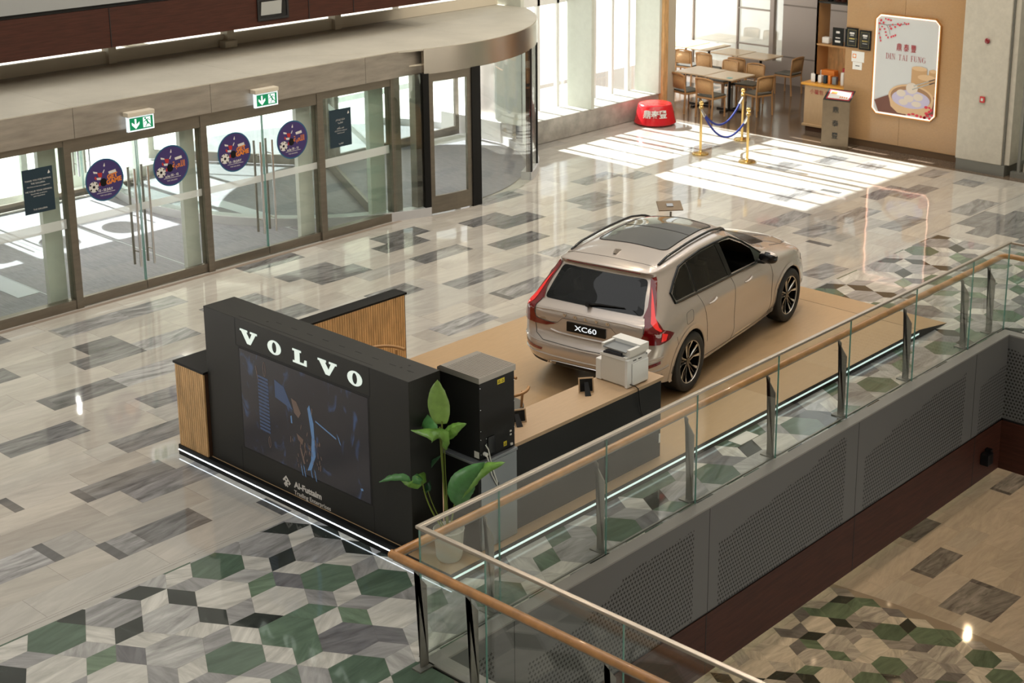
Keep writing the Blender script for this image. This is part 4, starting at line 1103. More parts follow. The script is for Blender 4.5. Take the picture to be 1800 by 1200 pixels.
COLS = [
 [(.15,0,.30),(.05,0,.42),(.02,0,.57),(.10,0,.72),(.11,0,.97),(.22,0,1.07),(.36,0,1.26),(.52,0,1.455),(.47,0,1.545),(.78,0,1.605),(1.0,0,1.625)],
 [(.16,.45,.30),(.06,.45,.42),(.03,.45,.57),(.11,.45,.72),(.12,.45,.97),(.23,.44,1.07),(.37,.42,1.26),(.53,.40,1.45),(.48,.38,1.54),(.80,.22,1.60),(1.02,0,1.626)],
 [(.21,.70,.30),(.10,.72,.42),(.07,.73,.57),(.14,.73,.73),(.15,.73,.97),(.25,.70,1.07),(.39,.66,1.26),(.55,.61,1.45),(.52,.57,1.54),(.88,.33,1.60),(1.1,0,1.63)],
 [(.36,.86,.28),(.25,.89,.42),(.22,.905,.58),(.23,.91,.76),(.24,.895,.97),(.33,.825,1.12),(.46,.74,1.29),(.62,.665,1.465),(.64,.605,1.545),(1.0,.36,1.605),(1.2,0,1.635)],
 [(.58,.90,.26),(.55,.93,.42),(.53,.945,.58),(.53,.955,.78),(.55,.935,.99),(.60,.868,1.165),(.70,.78,1.33),(.84,.695,1.475),(.88,.63,1.56),(1.15,.38,1.615),(1.3,0,1.64)],
 [(.95,.90,.26),(.95,.94,.42),(.95,.955,.58),(.95,.96,.78),(.95,.945,.99),(1.0,.872,1.155),(1.08,.785,1.33),(1.15,.70,1.49),(1.18,.63,1.575),(1.4,.38,1.63),(1.5,0,1.65)],
 [(1.5,.87,.22),(1.5,.915,.36),(1.5,.925,.56),(1.5,.93,.78),(1.5,.935,.98),(1.5,.878,1.135),(1.52,.80,1.31),(1.55,.705,1.50),(1.55,.63,1.59),(1.65,.38,1.642),(1.8,0,1.66)],
 [(2.25,.87,.22),(2.25,.912,.36),(2.25,.912,.56),(2.25,.92,.78),(2.25,.928,.96),(2.25,.876,1.10),(2.22,.80,1.285),(2.15,.70,1.50),(2.1,.62,1.585),(2.05,.38,1.64),(2.05,0,1.662)],
 [(2.95,.87,.22),(2.95,.912,.36),(2.95,.908,.56),(2.95,.915,.76),(2.95,.922,.94),(2.98,.868,1.06),(2.76,.785,1.255),(2.47,.68,1.455),(2.34,.59,1.555),(2.27,.37,1.62),(2.2,0,1.65)],
 [(3.795,.87,.26),(3.795,.935,.42),(3.795,.95,.57),(3.795,.95,.76),(3.75,.925,.955),(3.45,.81,1.06),(3.08,.71,1.21),(2.66,.60,1.44),(2.50,.53,1.545),(2.40,.33,1.605),(2.3,0,1.64)],
 [(4.22,.85,.25),(4.24,.91,.40),(4.22,.92,.56),(4.2,.91,.75),(4.12,.85,.935),(3.66,.64,1.085),(3.14,.56,1.22),(2.72,.48,1.455),(2.56,.42,1.555),(2.45,.27,1.605),(2.38,0,1.632)],
 [(4.44,.72,.24),(4.50,.79,.38),(4.49,.80,.53),(4.46,.78,.72),(4.36,.69,.90),(3.72,.46,1.11),(3.18,.40,1.24),(2.75,.34,1.465),(2.60,.30,1.562),(2.48,.2,1.61),(2.42,0,1.629)],
 [(4.58,.38,.24),(4.65,.40,.38),(4.67,.40,.53),(4.65,.39,.72),(4.52,.35,.915),(3.76,.24,1.125),(3.20,.21,1.25),(2.77,.18,1.47),(2.62,.15,1.567),(2.50,.1,1.612),(2.44,0,1.628)],
 [(4.60,0,.24),(4.67,0,.38),(4.69,0,.53),(4.67,0,.72),(4.54,0,.92),(3.77,0,1.13),(3.21,0,1.255),(2.78,0,1.475),(2.63,0,1.57),(2.51,0,1.613),(2.45,0,1.627)]]
def crv(a, b, c, d, q): return .5*((2*b)+(-a+c)*q+(2*a-5*b+4*c-d)*q*q+(-a+3*b-3*c+d)*q**3)
def mir(p): return Vector((p[0], -p[1], p[2]))
NC, NR, SU, SV = len(COLS), 11, 12, 8
G = [[Vector(p) for p in c] for c in COLS]
def col(i):
    if i < 0: return [mir(p) for p in G[-i]]
    if i >= NC: return [mir(p) for p in G[2*(NC-1)-i]]
    return G[i]
def row(c, j):
    if j < 0: return c[0]*2-c[1]
    if j >= NR: return mir(c[2*(NR-1)-j])
    return c[j]
grid = []
for i in range(NC-1):
    for a in range(SU+(i == NC-2)):
        q = a/SU
        cc = []
        C4 = [col(i-1), col(i), col(i+1), col(i+2)]
        pr = [crv(*[C4[k][j] for k in range(4)], q) for j in range(NR)]
        for j in range(NR-1):
            for b in range(SV+(j == NR-2)):
                cc.append(crv(row(pr, j-1), row(pr, j), row(pr, j+1), row(pr, j+2), b/SV))
        grid.append(cc)
nu, nv = len(grid), len(grid[0])
V = []; F = []
for s in (1, -1):
    n0 = len(V)
    for c in grid: V += [Vector((p.x, p.y*s, p.z)) for p in c]
    for i in range(nu-1):
        for j in range(nv-1):
            q = (n0+i*nv+j, n0+(i+1)*nv+j, n0+(i+1)*nv+j+1, n0+i*nv+j+1)
            F.append(q if s < 0 else q[::-1])
bvh = BVHTree.FromPolygons([tuple(v) for v in V], F)
AX = Vector((1.15, 0, 0))
def ray(o, d):
    for e in (0, .0007, -.0013, .003):
        h, n, i, dist = bvh.ray_cast(o+Vector((e, e, e)), d)
        if h is not None: break
    if h is None: return None, None
    if n.dot(d) > 0: n = -n
    return h, n
def proj_side(x, z, s): return ray(Vector((x, s*3, z)), Vector((0, -s, 0)))
def proj_rear(y, z, s=0): return ray(Vector((-2, y, z)), Vector((1, 0, 0)))
def proj_top(x, y, s=0): return ray(Vector((x, y, 4)), Vector((0, 0, -1)))
def proj_cyl(a, z, s=0):
    d = Vector((math.cos(a), math.sin(a), 0))
    return ray(Vector((1.15, 0, z))+d*5, -d)
def cyl(p): return (math.atan2(p[1], p[0]-1.15) % (2*PI), p[2])
def patch(poly, fn, m, name, off=.004, step=.04, s=0, parent=car, thick=0):
    """tessellate a 2D polygon and lay it on the body surface"""
    b = bmesh.new()
    vs = [b.verts.new((p[0], p[1], 0)) for p in poly]
    b.faces.new(vs)
    xs = [p[0] for p in poly]; ys = [p[1] for p in poly]
    for ax, lo, hi in ((0, min(xs), max(xs)), (1, min(ys), max(ys))):
        n = int((hi-lo)/step)
        for k in range(1, n+1):
            c = [0, 0, 0]; c[ax] = lo+(hi-lo)*k/(n+1); no = [0, 0, 0]; no[ax] = 1
            bmesh.ops.bisect_plane(b, geom=b.verts[:]+b.edges[:]+b.faces[:], plane_co=c, plane_no=no)
    b.verts.ensure_lookup_table(); b.verts.index_update()
    out = []
    last = None
    for v in b.verts:
        h, n = fn(v.co.x, v.co.y, s)
        if h is None: h, n = last or (Vector((0, 0, 0)), Vector((0, 0, 1)))
        last = (h, n)
        out.append(h+n*off)
    fs = [tuple(v.index for v in f.verts) for f in b.faces]
    # orient outwards
    mb = MB().add(out, fs)
    b.free()
    o = mb.build(name, m, parent, smooth=True)
    return o
def ringpatch(poly, w, fn, m, name, off=.006, s=0, parent=car, r=.011):
    """moulding following a closed outline on the body surface"""
    pts = []
    n = len(poly)
    for i in range(n):
        a, b = poly[i], poly[(i+1) % n]
        k = max(1, int(math.hypot(b[0]-a[0], b[1]-a[1])/.05))
        for j in range(k):
            h, nn = fn(a[0]+(b[0]-a[0])*j/k, a[1]+(b[1]-a[1])*j/k, s)
            if h is not None: pts.append(h+nn*off)
    pts += [pts[0], pts[1]]
    return MB().tube(pts, r, 6, caps=False).build(name, m, parent, smooth=True)
def line(poly, fn, m, name, r=.003, off=.0005, s=0, parent=car, step=.04, n=5, flat=1.0):
    pts = []
    for i in range(len(poly)-1):
        a, b = poly[i], poly[i+1]
        k = max(1, int(math.hypot(b[0]-a[0], b[1]-a[1])/step))
        for j in range(k+(i == len(poly)-2)):
            h, nn = fn(a[0]+(b[0]-a[0])*j/k, a[1]+(b[1]-a[1])*j/k, s)
            if h is not None: pts.append(h+nn*off)
    return MB().tube(pts, r, n, flat=flat).build(name, m, parent, smooth=True)
# outlines ------------------------------------------------
XW = (.93, 3.795); RW = .365
def round_poly(P, r, n=4):
    out = []
    N = len(P)
    for i in range(N):
        a, b, c = Vector((*P[i-1], 0)), Vector((*P[i], 0)), Vector((*P[(i+1) % N], 0))
        rr = min(r, (a-b).length*.45, (c-b).length*.45)
        p, q = b+(a-b).normalized()*rr, b+(c-b).normalized()*rr
        for k in range(n+1):
            t = k/n
            w = p*(1-t)**2+b*2*t*(1-t)+q*t*t
            out.append((w.x, w.y))
    return out
W_quarter = round_poly([(.68, 1.185), (1.15, 1.165), (1.20, 1.485), (1.04, 1.462), (.82, 1.36), (.665, 1.265)], .035)
W_rear = round_poly([(1.19, 1.165), (2.03, 1.125), (1.98, 1.51), (1.60, 1.515), (1.24, 1.49)], .02)
W_front = round_poly([(2.10, 1.12), (3.10, 1.07), (3.0, 1.15), (2.72, 1.335), (2.45, 1.46), (2.25, 1.495), (2.06, 1.508)], .03)
R_glass = round_poly([(-.67, 1.085), (.67, 1.085), (.575, 1.44), (-.575, 1.44)], .05)
T_roof = round_poly([(1.14, -.47), (2.44, -.44), (2.44, .44), (1.14, .47)], .09)
def inside(p, P, shrink=0):
    x, y = p; c = False; n = len(P)
    for i in range(n):
        x1, y1 = P[i]; x2, y2 = P[(i+1) % n]
        if (y1 > y) != (y2 > y) and x < (x2-x1)*(y-y1)/(y2-y1)+x1: c = not c
    return c
def shrinkp(P, k=.94):
    cx = sum(p[0] for p in P)/len(P); cy = sum(p[1] for p in P)/len(P)
    return [(cx+(p[0]-cx)*k, cy+(p[1]-cy)*k) for p in P]
WQ, WR_, WF, RG = shrinkp(W_quarter, .93), shrinkp(W_rear, .96), shrinkp(W_front, .965), shrinkp(R_glass, .95)
keep = []
for f in F:
    c = (V[f[0]]+V[f[1]]+V[f[2]]+V[f[3]])/4
    if c.z < .80 and abs(c.y) > .55 and any((c.x-xw)**2+(c.z-RW)**2 < .432**2 for xw in XW): continue
    if abs(c.y) > .5 and c.z > 1.04 and any(inside((c.x, c.z), P) for P in (WQ, WR_, WF)): continue
    if c.x < .7 and c.z > 1.07 and inside((c.y, c.z), RG): continue
    keep.append(f)
body = MB().add(V, keep).build('body_shell', m_paint, car, smooth=True)
md = body.modifiers.new('weld', 'WELD'); md.merge_threshold = .0008
# windows
for s in (1, -1):
    patch(W_quarter, proj_side, m_cglass, 'quarter_window', .006, s=s)
    patch(W_rear, proj_side, m_cglass, 'rear_side_window', .006, s=s)
    if s > 0: patch(W_front, proj_side, m_cglass, 'front_side_window', .006, s=s)
    OUT = [(.645, 1.20), (.65, 1.17), (.80, 1.158), (2.05, 1.103), (3.12, 1.052), (3.17, 1.065), (3.02, 1.17), (2.74, 1.357), (2.46, 1.48), (2.25, 1.513), (1.98, 1.528), (1.60, 1.532), (1.22, 1.505), (1.02, 1.48), (.80, 1.375), (.64, 1.28)]
    ringpatch(OUT, 0, proj_side, m_lensglass, 'window_trim', .003, s=s, r=.016)
    patch([(1.155, 1.16), (1.205, 1.157), (1.255, 1.49), (1.205, 1.487)], proj_side, m_lensglass, 'pillar_cover', .010, s=s)
    patch([(2.02, 1.12), (2.12, 1.115), (2.075, 1.508), (1.965, 1.515)], proj_side, m_lensglass, 'pillar_cover', .010, s=s)
    patch([(2.82, 1.075), (3.13, 1.06), (3.02, 1.155), (2.84, 1.27)], proj_side, m_lensglass, 'mirror_corner', .009, s=s)
    # dark lower edge of side glass
patch(R_glass, proj_rear, m_rglass, 'rear_window', .004)
def band(P, k):   # ring of black ceramic print around the rear glass
    n = len(P); Q = [(p[0]*k[0], 1.27+(p[1]-1.265)*k[1]) for p in P]
    for i in range(n):
        yield [P[i], P[(i+1) % n], Q[(i+1) % n], Q[i]]
mb = MB()
for q in band(R_glass, (.87, .80)):
    vs = []
    for (yy, zz) in q:
        h, nn = proj_rear(yy, zz); vs.append(h+nn*.0052)
    mb.poly(vs)
mb.build('rear_window_border', m_lensglass, car, smooth=True)
# panoramic roof, split line, rails, antenna, spoiler light
patch(T_roof, proj_top, m_lensglass if 0 else mat('roof_glass', (.055, .053, .048), .06, coat=1), 'panoramic_roof', .004)
ringpatch(T_roof, 0, proj_top, m_seam, 'roof_seal', .001, r=.008)
line([(1.78, -.45), (1.79, 0), (1.78, .45)], proj_top, m_seam, 'roof_split', r=.005, off=.004)
for s in (1, -1):
    pts = []
    for k in range(25):
        q = k/24; xx = .74+(2.62-.74)*q; yy = s*(.595-.03*q+.0*q)
        if xx > 2.3: yy = s*(.57-.05*(xx-2.3)/.32)
        h, nn = proj_top(xx, yy); pts.append(h+Vector((0, 0, .028*min(1, q*9, (1-q)*9)+.006)))
    MB().tube(pts, [.016]*25, 8).build('roof_rail', m_blackg, car, smooth=True)
h0, _ = proj_top(.80, 0)
MB().add([h0+Vector(p) for p in [(-.07, 0, .005), (-.06, .022, 0), (.10, .020, 0), (.13, 0, 0), (.10, -.020, 0), (-.06, -.022, 0), (-.045, .006, .058), (-.045, -.006, .058), (.02, .005, .04), (.02, -.005, .04)]],
  [(0, 1, 6), (0, 6, 7), (0, 7, 5), (1, 2, 8, 6), (2, 3, 8), (3, 9, 8), (3, 4, 9), (4, 5, 7, 9), (6, 8, 9, 7)]).build('shark_fin_antenna', m_paint, car, smooth=False, bevel=.004)
line([(.665, -.60), (.655, -.3), (.65, 0), (.655, .3), (.665, .60)], proj_top, m_seam, 'roof_seam', r=.003)
# high level lamp along the spoiler edge
pts = [Vector((.462-.002+.03*(yy/.5)**2*.8, yy, 1.512)) for yy in [(-.5+.1*k) for k in range(11)]]
for i, p in enumerate(pts):
    h, nn = proj_rear(p.y, 1.515); pts[i] = h+nn*.002 if h is not None else p
MB().tube(pts, .008, 6).build('high_brake_lamp', m_lampd, car, smooth=True)
# lamps ---------------------------------------------------
def cp(x, y, z): return ((math.atan2(y, x-1.15)) % (2*PI), z)
for s in (-1, 1):
    def C(x, y, z): return cp(x, s*y, z)
    low = [C(.14, .40, .845), C(.14, .55, .845), C(.15, .70, .86), C(.16, .735, .93), C(.18, .735, 1.03), C(.25, .70, 1.085), C(.30, .79, 1.09), C(.28, .87, 1.02), C(.30, .895, .965), C(.40, .92, .925), C(.50, .935, .875), C(.40, .93, .825), C(.24, .90, .80), C(.15, .72, .79), C(.14, .55, .80)]
    patch(low, proj_cyl, m_lampd, 'tail_lamp', .010, .05)
    upc = [C(.25, .67, 1.07), C(.31, .80, 1.10), C(.38, .765, 1.18), C(.47, .715, 1.30), C(.57, .67, 1.43), C(.58, .655, 1.475), C(.545, .615, 1.465), C(.45, .635, 1.30), C(.36, .665, 1.18)]
    lp = patch(upc, proj_cyl, m_lampd, 'tail_lamp', .010, .05)
    hot = [C(.30, .745, 1.10), C(.36, .715, 1.20), C(.46, .675, 1.36), C(.46, .68, 1.37), C(.38, .735, 1.20), C(.31, .79, 1.085), C(.27, .85, 1.0), C(.29, .88, .955), C(.25, .885, .95), C(.22, .84, .985), C(.23, .78, 1.03)]
    patch(hot, proj_cyl, m_lampb, 'lamp_light_band', .014, .05, parent=lp)
    blk = [C(.27, .90, .93), C(.36, .92, .90), C(.33, .91, .835), C(.25, .90, .83)]
    patch(blk, proj_cyl, m_lampb, 'lamp_light_band', .014, .05, parent=lp)
    # rear reflector, chrome bumper trim
    patch([C(.05, .56, .535), C(.10, .78, .555), C(.25, .90, .60), C(.25, .90, .565), C(.12, .78, .515), C(.05, .58, .505)], proj_cyl, m_lampd, 'reflector', .006, .06)
    pts = [C(.29, .90, .42), C(.26, .88, .30), C(.2, .78, .295), C(.13, .62, .295), C(.12, .56, .295), C(.11, .50, .355)]
    line(pts, proj_cyl, m_chrome, 'bumper_trim', r=.014, off=.008)
    line([C(.29, .90, .42), C(.255, .87, .325), C(.2, .76, .32), C(.13, .60, .318)], proj_cyl, m_seam, 'bumper_groove', r=.012, off=.002)
# tailgate, plate, letters
def rp(y, z, off):
    h, n = proj_rear(y, z); return h+n*off
gate = [(-.735, 1.05), (-.735, .80), (-.70, .68), (-.58, .625), (0, .61), (.58, .625), (.70, .68), (.735, .80), (.735, 1.05)]
line(gate, proj_rear, m_seam, 'tailgate_seam', r=.004, off=.001)
line([(-.73, .865), (-.50, .845), (-.40, .86), (-.33, .925), (0, .93), (.33, .925), (.40, .86), (.50, .845), (.73, .865)], proj_rear, m_seam, 'tailgate_crease', r=.0022, off=.0005)
pl = Vector((.085, 0, .845))
hh, _n2 = proj_rear(0, .80)
pz0, pz1 = .785, .90
xa, xb = proj_rear(0, pz0)[0].x-.010, proj_rear(0, pz1)[0].x-.010
x_ = min(xa, xb)
MB().box(x_-.006, x_+.012, -.262, .262, pz0, pz1).build('number_plate', m_black, car)
text('XC60', .088, (x_-.0075, 0, (pz0+pz1)/2-.002), (0, -1, 0), (0, 0, 1), 'plate_lettering', m_signw, bpy.data.objects['number_plate'], .001, width=.30, bold=.001)
for ch, yy in (('V', .30), ('O', .155), ('L', .01), ('V', -.135), ('O', -.285)):
    h, n = proj_rear(yy, .965)
    OFF['car'] = Vector((0, 0, 0))
    brand(car, [(ch, yy+.024, .046)], .948, .034, h.x-.012, .010, m_chrome, 'brand_letter')
text('AWD', .04, rp(.62, .875, .006), (0, -1, 0), (0, 0, 1), 'badge', m_chrome, car, .003)
# ledge lip above the plate and bumper relief
line([(-.72, .985), (-.5, 1.0), (0, 1.005), (.5, 1.0), (.72, .985)], proj_rear, m_paint, 'tailgate_lip', r=.022, off=-.006)
line([(-.50, .755), (-.38, .735), (0, .73), (.38, .735), (.50, .755)], proj_rear, m_paint, 'plate_ledge', r=.014, off=-.002)
line([C2 for C2 in [cp(.40, -.93, .50), cp(.1, -.78, .47), cp(.04, -.45, .455), cp(.03, 0, .45), cp(.04, .45, .455), cp(.1, .78, .47), cp(.40, .93, .50)]], proj_cyl, m_paint, 'bumper_crease', r=.016, off=-.003)
line([cp(.30, -.90, .64), cp(.1, -.74, .615), cp(.04, -.45, .60), cp(.03, 0, .598), cp(.04, .45, .60), cp(.1, .74, .615), cp(.30, .90, .64)], proj_cyl, m_paint, 'bumper_crease', r=.014, off=-.003)
patch([(-.48, .29), (-.40, .37), (.40, .37), (.48, .29)], proj_rear, m_black, 'rear_diffuser', .008)
line([(-.48, .372), (-.40, .385), (.40, .385), (.48, .372)], proj_rear, m_chrome, 'diffuser_trim', r=.006, off=.006)
MB().tube([rp(.05, 1.10, .03), rp(-.1, 1.115, .035), rp(-.42, 1.13, .022)], [.016, .012, .006], 6).build('rear_wiper', m_black, car, smooth=True)
h = MB(); c0 = rp(.05, 1.095, .01); h.tube([c0, c0+Vector((-.04, 0, .02))], .028, 10); h.build('wiper_pivot', m_black, car, smooth=True)
# side seams, handles, fuel flap, sill
for s in (1, -1):
    line([(1.17, 1.15), (1.25, 1.0), (1.33, .85), (1.38, .70), (1.40, .50), (1.34, .30)], proj_side, m_seam, 'door_seam', s=s)
    line([(2.08, 1.11), (2.13, .97), (2.17, .80), (2.17, .40), (2.12, .26)], proj_side, m_seam, 'door_seam', s=s)
    line([(3.06, 1.05), (3.20, .95), (3.27, .80), (3.26, .45), (3.20, .30)], proj_side, m_seam, 'door_seam', s=s)
    line([(1.30, .285), (2.2, .262), (3.25, .27)], proj_side, m_seam, 'sill_seam', s=s)
    line([(.56, .80), (.62, .62), (.60, .50)], proj_side, m_seam, 'bumper_seam', s=s, r=.002)
    for xh, zh in ((1.50, .955), (2.52, .935)):
        pts = []
        for k in range(9):
            hh, nn = proj_side(xh-.10+.025*k, zh+.004*k, s); pts.append(hh+nn*(.030*math.sin(PI*k/8)**.6+.003))
        MB().tube(pts, [.010, .014, .017, .018, .018, .018, .017, .014, .010], 8, flat=.8).build('door_handle', m_paint, car, smooth=True)
        patch([(xh-.04+.05*math.cos(k*PI/8), zh+.028*math.sin(k*PI/8)) for k in range(16)], proj_side, m_shadowcup if 'm_shadowcup' in globals() else m_paint, 'handle_cup', .002, s=s)
    # wheel arch lips
    for xw in XW:
        A = []; Bq = []; I = []
        for k in range(41):
            a = math.radians(-22+224*k/40)
            z_ = RW+.0
            for lst, r_, off in ((A, .472, .0035), (Bq, .415, .008)):
                xx, zz = xw+r_*math.cos(a), max(.25, z_+r_*math.sin(a))
                hh, nn = proj_side(xx, zz, s)
                if hh is None: hh = Vector((xx, s*.9, zz)); nn = Vector((0, s, 0))
                lst.append(hh+nn*off)
            p = Bq[-1]; q = Vector((xw+.405*math.cos(a), p.y-s*.01, max(.25, z_+.405*math.sin(a)))); I.append(q)
        J = [Vector((q.x, s*.60, q.z)) for q in I]
        n = 41
        v = A+Bq+I
        f = [(i, i+1, n+i+1, n+i) for i in range(n-1)]+[(n+i, n+i+1, 2*n+i+1, 2*n+i) for i in range(n-1)]
        MB().add(v, f).build('wheel_arch', m_paint, car, smooth=True)
        MB().add(I+J, [(i, i+1, n+i+1, n+i) for i in range(n-1)]+[tuple(n+i for i in range(n))]).build('wheel_housing', m_seam, car)
if True:
    poly = round_poly([(.80, .87), (.97, .88), (.98, 1.02), (.81, 1.01)], .04); poly.append(poly[0])
    line(poly, proj_side, m_seam, 'fuel_flap_seam', s=-1, r=.0022)
# hood lines, windscreen
ws = [(3.50, -.62), (3.50, .62), (2.72, .50), (2.72, -.50)]
patch(round_poly([(3.66, -.60), (3.76, -.3), (3.78, 0), (3.76, .3), (3.66, .60), (3.30, .615), (2.74, .52), (2.72, 0), (2.74, -.52), (3.30, -.615)], .04), proj_top, m_lensglass, 'windscreen', .004, .06)
for s in (1, -1):
    line([(3.62, s*.70), (3.95, s*.72), (4.3, s*.62), (4.50, s*.50)], proj_top, m_seam, 'bonnet_seam', r=.003)
    line([(3.75, s*.40), (4.1, s*.45), (4.42, s*.40)], proj_top, m_paint, 'bonnet_crease', r=.018, off=-.012)
    lampc = [cp(4.28, s*.86, .80), cp(4.38, s*.80, .80), cp(4.52, s*.62, .80), cp(4.56, s*.55, .74), cp(4.5, s*.72, .68), cp(4.36, s*.86, .70), cp(4.2, s*.9, .76)]
    patch(lampc, proj_cyl, mat('headlamp', (.5, .52, .55), .08, .3, coat=1) if 'headlamp' not in MATS else MATS['headlamp'], 'headlamp', .006, .08)
# mirrors
for s in (1, -1):
    c = Vector((2.90, s*1.02, 1.145))
    n = 10; v = []; f = []
    for i in range(n+1):
        ph = PI*i/n
        for k in range(16):
            a = 2*PI*k/16
            xr = .085 if math.cos(a) > 0 else .06
            v.append(c+Vector((xr*math.sin(ph)**.7*math.cos(a), s*.125*-math.cos(ph), .078*math.sin(ph)**.7*math.sin(a))))
    for i in range(n):
        for k in range(16): f.append((i*16+k, i*16+(k+1) % 16, (i+1)*16+(k+1) % 16, (i+1)*16+k))
    mo = MB().add(v, f).build('door_mirror', m_blackg, car, smooth=True)
    MB().add([p+Vector((.004, 0, .006)) for p in v], [q for q in f if sum(v[i].z for i in q)/4 > c.z+.03 and sum(v[i].x for i in q)/4 > c.x-.03]).build('mirror_cap', m_paint, mo, smooth=True)
    MB().tube([Vector((2.92, s*.87, 1.07)), Vector((2.91, s*.95, 1.07)), c-Vector((0, s*.03, .05))], [.03, .024, .03], 8).build('mirror_foot', m_black, mo, smooth=True)
# cabin
MB().box(.45, 3.3, -.80, .80, .35, .72).build('cabin_floor', m_inn, car)
MB().box(.40, 1.0, -.66, .66, .72, .98).build('load_cover', m_inn, car, bevel=.03)
hl = []
mb = MB(); P = []
for i in range(15):
    for j in range(9):
        xx = .95+1.55*i/14; yy = (-.56+1.12*j/8)*(1 if xx < 2.1 else .9)
        hh, nn = proj_top(xx, yy); P.append(hh-Vector((0, 0, .05)))
mb.add(P, [(i*9+j, i*9+j+1, (i+1)*9+j+1, (i+1)*9+j) for i in range(14) for j in range(8)]).build('headliner', m_head, car, smooth=True)
for (xx, yy, w) in ((2.05, -.38, .5), (2.05, .38, .5), (1.12, -.42, .46), (1.12, .0, .36), (1.12, .42, .46)):
    mb = MB().obox((xx+.25, yy, .74), (.25, 0, .02), (0, w/2, 0), (-.01, 0, .07))
    mb.obox((xx-.03, yy, 1.0), (.06, 0, .015), (0, w/2*.95, 0), (-.09, 0, .28))
    st = mb.build('seat', m_tan if xx > 2 else m_inn, car, bevel=.05, seg=3)
    MB().obox((xx-.15, yy, 1.33), (.035, 0, .01), (0, .13, 0), (-.015, 0, .085)).build('headrest', m_inn, st, bevel=.03, seg=3)
MB().box(2.95, 3.4, -.72, .72, .80, 1.0).build('dashboard', m_inn, car, bevel=.05, seg=3)
MB().tube([(2.82+.05*math.sin(a)*0-.06*math.sin(a), .38+.18*math.cos(a), .98+.17*math.sin(a)) for a in [2*PI*k/20 for k in range(21)]], .016, 6).build('steering_wheel', m_inn, car, smooth=True)
MB().tube([(2.1, -.86, .80), (2.5, -.86, .83), (2.95, -.84, .90), (3.02, -.83, .96)], .03, 6).build('door_card', m_tan, car, smooth=True)
for yy in (-.83, .83):
    B(1.2, 3.1, yy-.02, yy+.02, .4, 1.0).build('door_card', m_inn, car)
B(.4, 4.3, -.72, .72, .2, .34).build('underbody', m_seam, car)
# wheels --------------------------------------------------
def make_wheel():
    w = bpy.data.objects.new('wheel', None)      # placeholder replaced below
    bpy.data.objects.remove(w)
    prof = [(.24, -.10), (.27, -.118), (.31, -.125), (.345, -.118), (.362, -.10), (.366, -.06), (.3665, 0), (.366, .06), (.362, .10), (.345, .118), (.31, .125), (.27, .118), (.255, .105), (.25, .09)]
    n = 72; v = []; f = []
    for i, (r, y) in enumerate(prof):
        for k in range(n):
            a = 2*PI*k/n
            rr = r-(.006 if (i in (5, 7) and k % 2) else 0)
            v.append((rr*math.cos(a), y, rr*math.sin(a)))
    for i in range(len(prof)-1):
        for k in range(n): f.append((i*n+k, i*n+(k+1) % n, (i+1)*n+(k+1) % n, (i+1)*n+k))
    return v, f
def wheel(x, s):
    v, f = make_wheel()
    C = Vector((x, s*.835, .3665))
    # tyre is the wheel part; rim etc. are its pieces. +y local is outer side
    T_ = [C+Vector((p[0], p[1]*s, p[2])) for p in v]
    o = MB().add(T_, f).build('wheel', m_tyre, car, smooth=True, fix=True)
    # barrel and back plate
    n = 48; vv = []; ff = []
    for (r, y) in ((.262, .100), (.252, .098), (.245, .03), (.235, -.08), (.0, -.08)):
        vv += [C+Vector((r*math.cos(2*PI*k/n), s*y, r*math.sin(2*PI*k/n))) for k in range(n)]
    for i in range(4):
        for k in range(n): ff.append((i*n+k, i*n+(k+1) % n, (i+1)*n+(k+1) % n, (i+1)*n+k))
    MB().add(vv, ff).build('rim_barrel', m_rimd, o, smooth=True)
    lip = MB(); L1 = [C+Vector((.258*math.cos(2*PI*k/60), s*.104, .258*math.sin(2*PI*k/60))) for k in range(61)]
    lip.tube(L1, .006, 6, caps=False); lip.build('rim_lip', m_rimb, o, smooth=True)
    sp = MB(); br = MB()
    for j in range(5):
        a0 = 2*PI*j/5+.35
        for q in (-1, 1):
            def pt(r, w, y): 
                a = a0+w/r
                return C+Vector((r*math.cos(a), s*y, r*math.sin(a)))
            inn, mid, out = q*.014, q*.032, q*.074
            th = .011
            # dark spoke body
            P = [pt(.045, inn-th, .075), pt(.15, mid-th*1.1, .070), pt(.252, out-th*1.8, .095), pt(.252, out+th*1.8, .095), pt(.15, mid+th*1.1, .070), pt(.045, inn+th, .075)]
            sp.prism(P, (0, -s*.045, 0))
            e = .0015
            w1 = -.6 if q > 0 else .6
            P2 = [pt(.05, inn+q*th*.2, .0765), pt(.15, mid+q*th*.35, .0718), pt(.252, out-q*th*1.5, .0968), pt(.252, out+q*th*1.8, .0968), pt(.15, mid+q*th*1.05, .0718), pt(.05, inn+q*th*.9, .0765)]
            br.poly(P2 if q*s > 0 else P2[::-1])
        # narrow third blade
        P = [pt(.05, -.004, .065), pt(.25, -.006, .085), pt(.25, .006, .085), pt(.05, .004, .065)]
        sp.prism(P, (0, -s*.03, 0))
    so = sp.build('spokes', m_rimd, o); br.build('spoke_faces', m_rimb, o)
    hub = MB().tube([C+Vector((0, s*.03, 0)), C+Vector((0, s*.082, 0))], [.06, .045], 20); hub.build('hub_cap', m_rimd, o, smooth=False)
    d = MB().tube([C+Vector((0, -s*.02, 0)), C+Vector((0, s*.0, 0))], .17, 32); d.build('brake_disc', m_grey, o)
for x in XW:
    for s in (1, -1): wheel(x, s)
# fill front face: grille
patch(round_poly([(-.42, .42), (.42, .42), (.38, .74), (-.38, .74)], .05), lambda y, z, s: ray(Vector((7, y, z)), Vector((-1, 0, 0))), m_blackg, 'front_grille', .006)
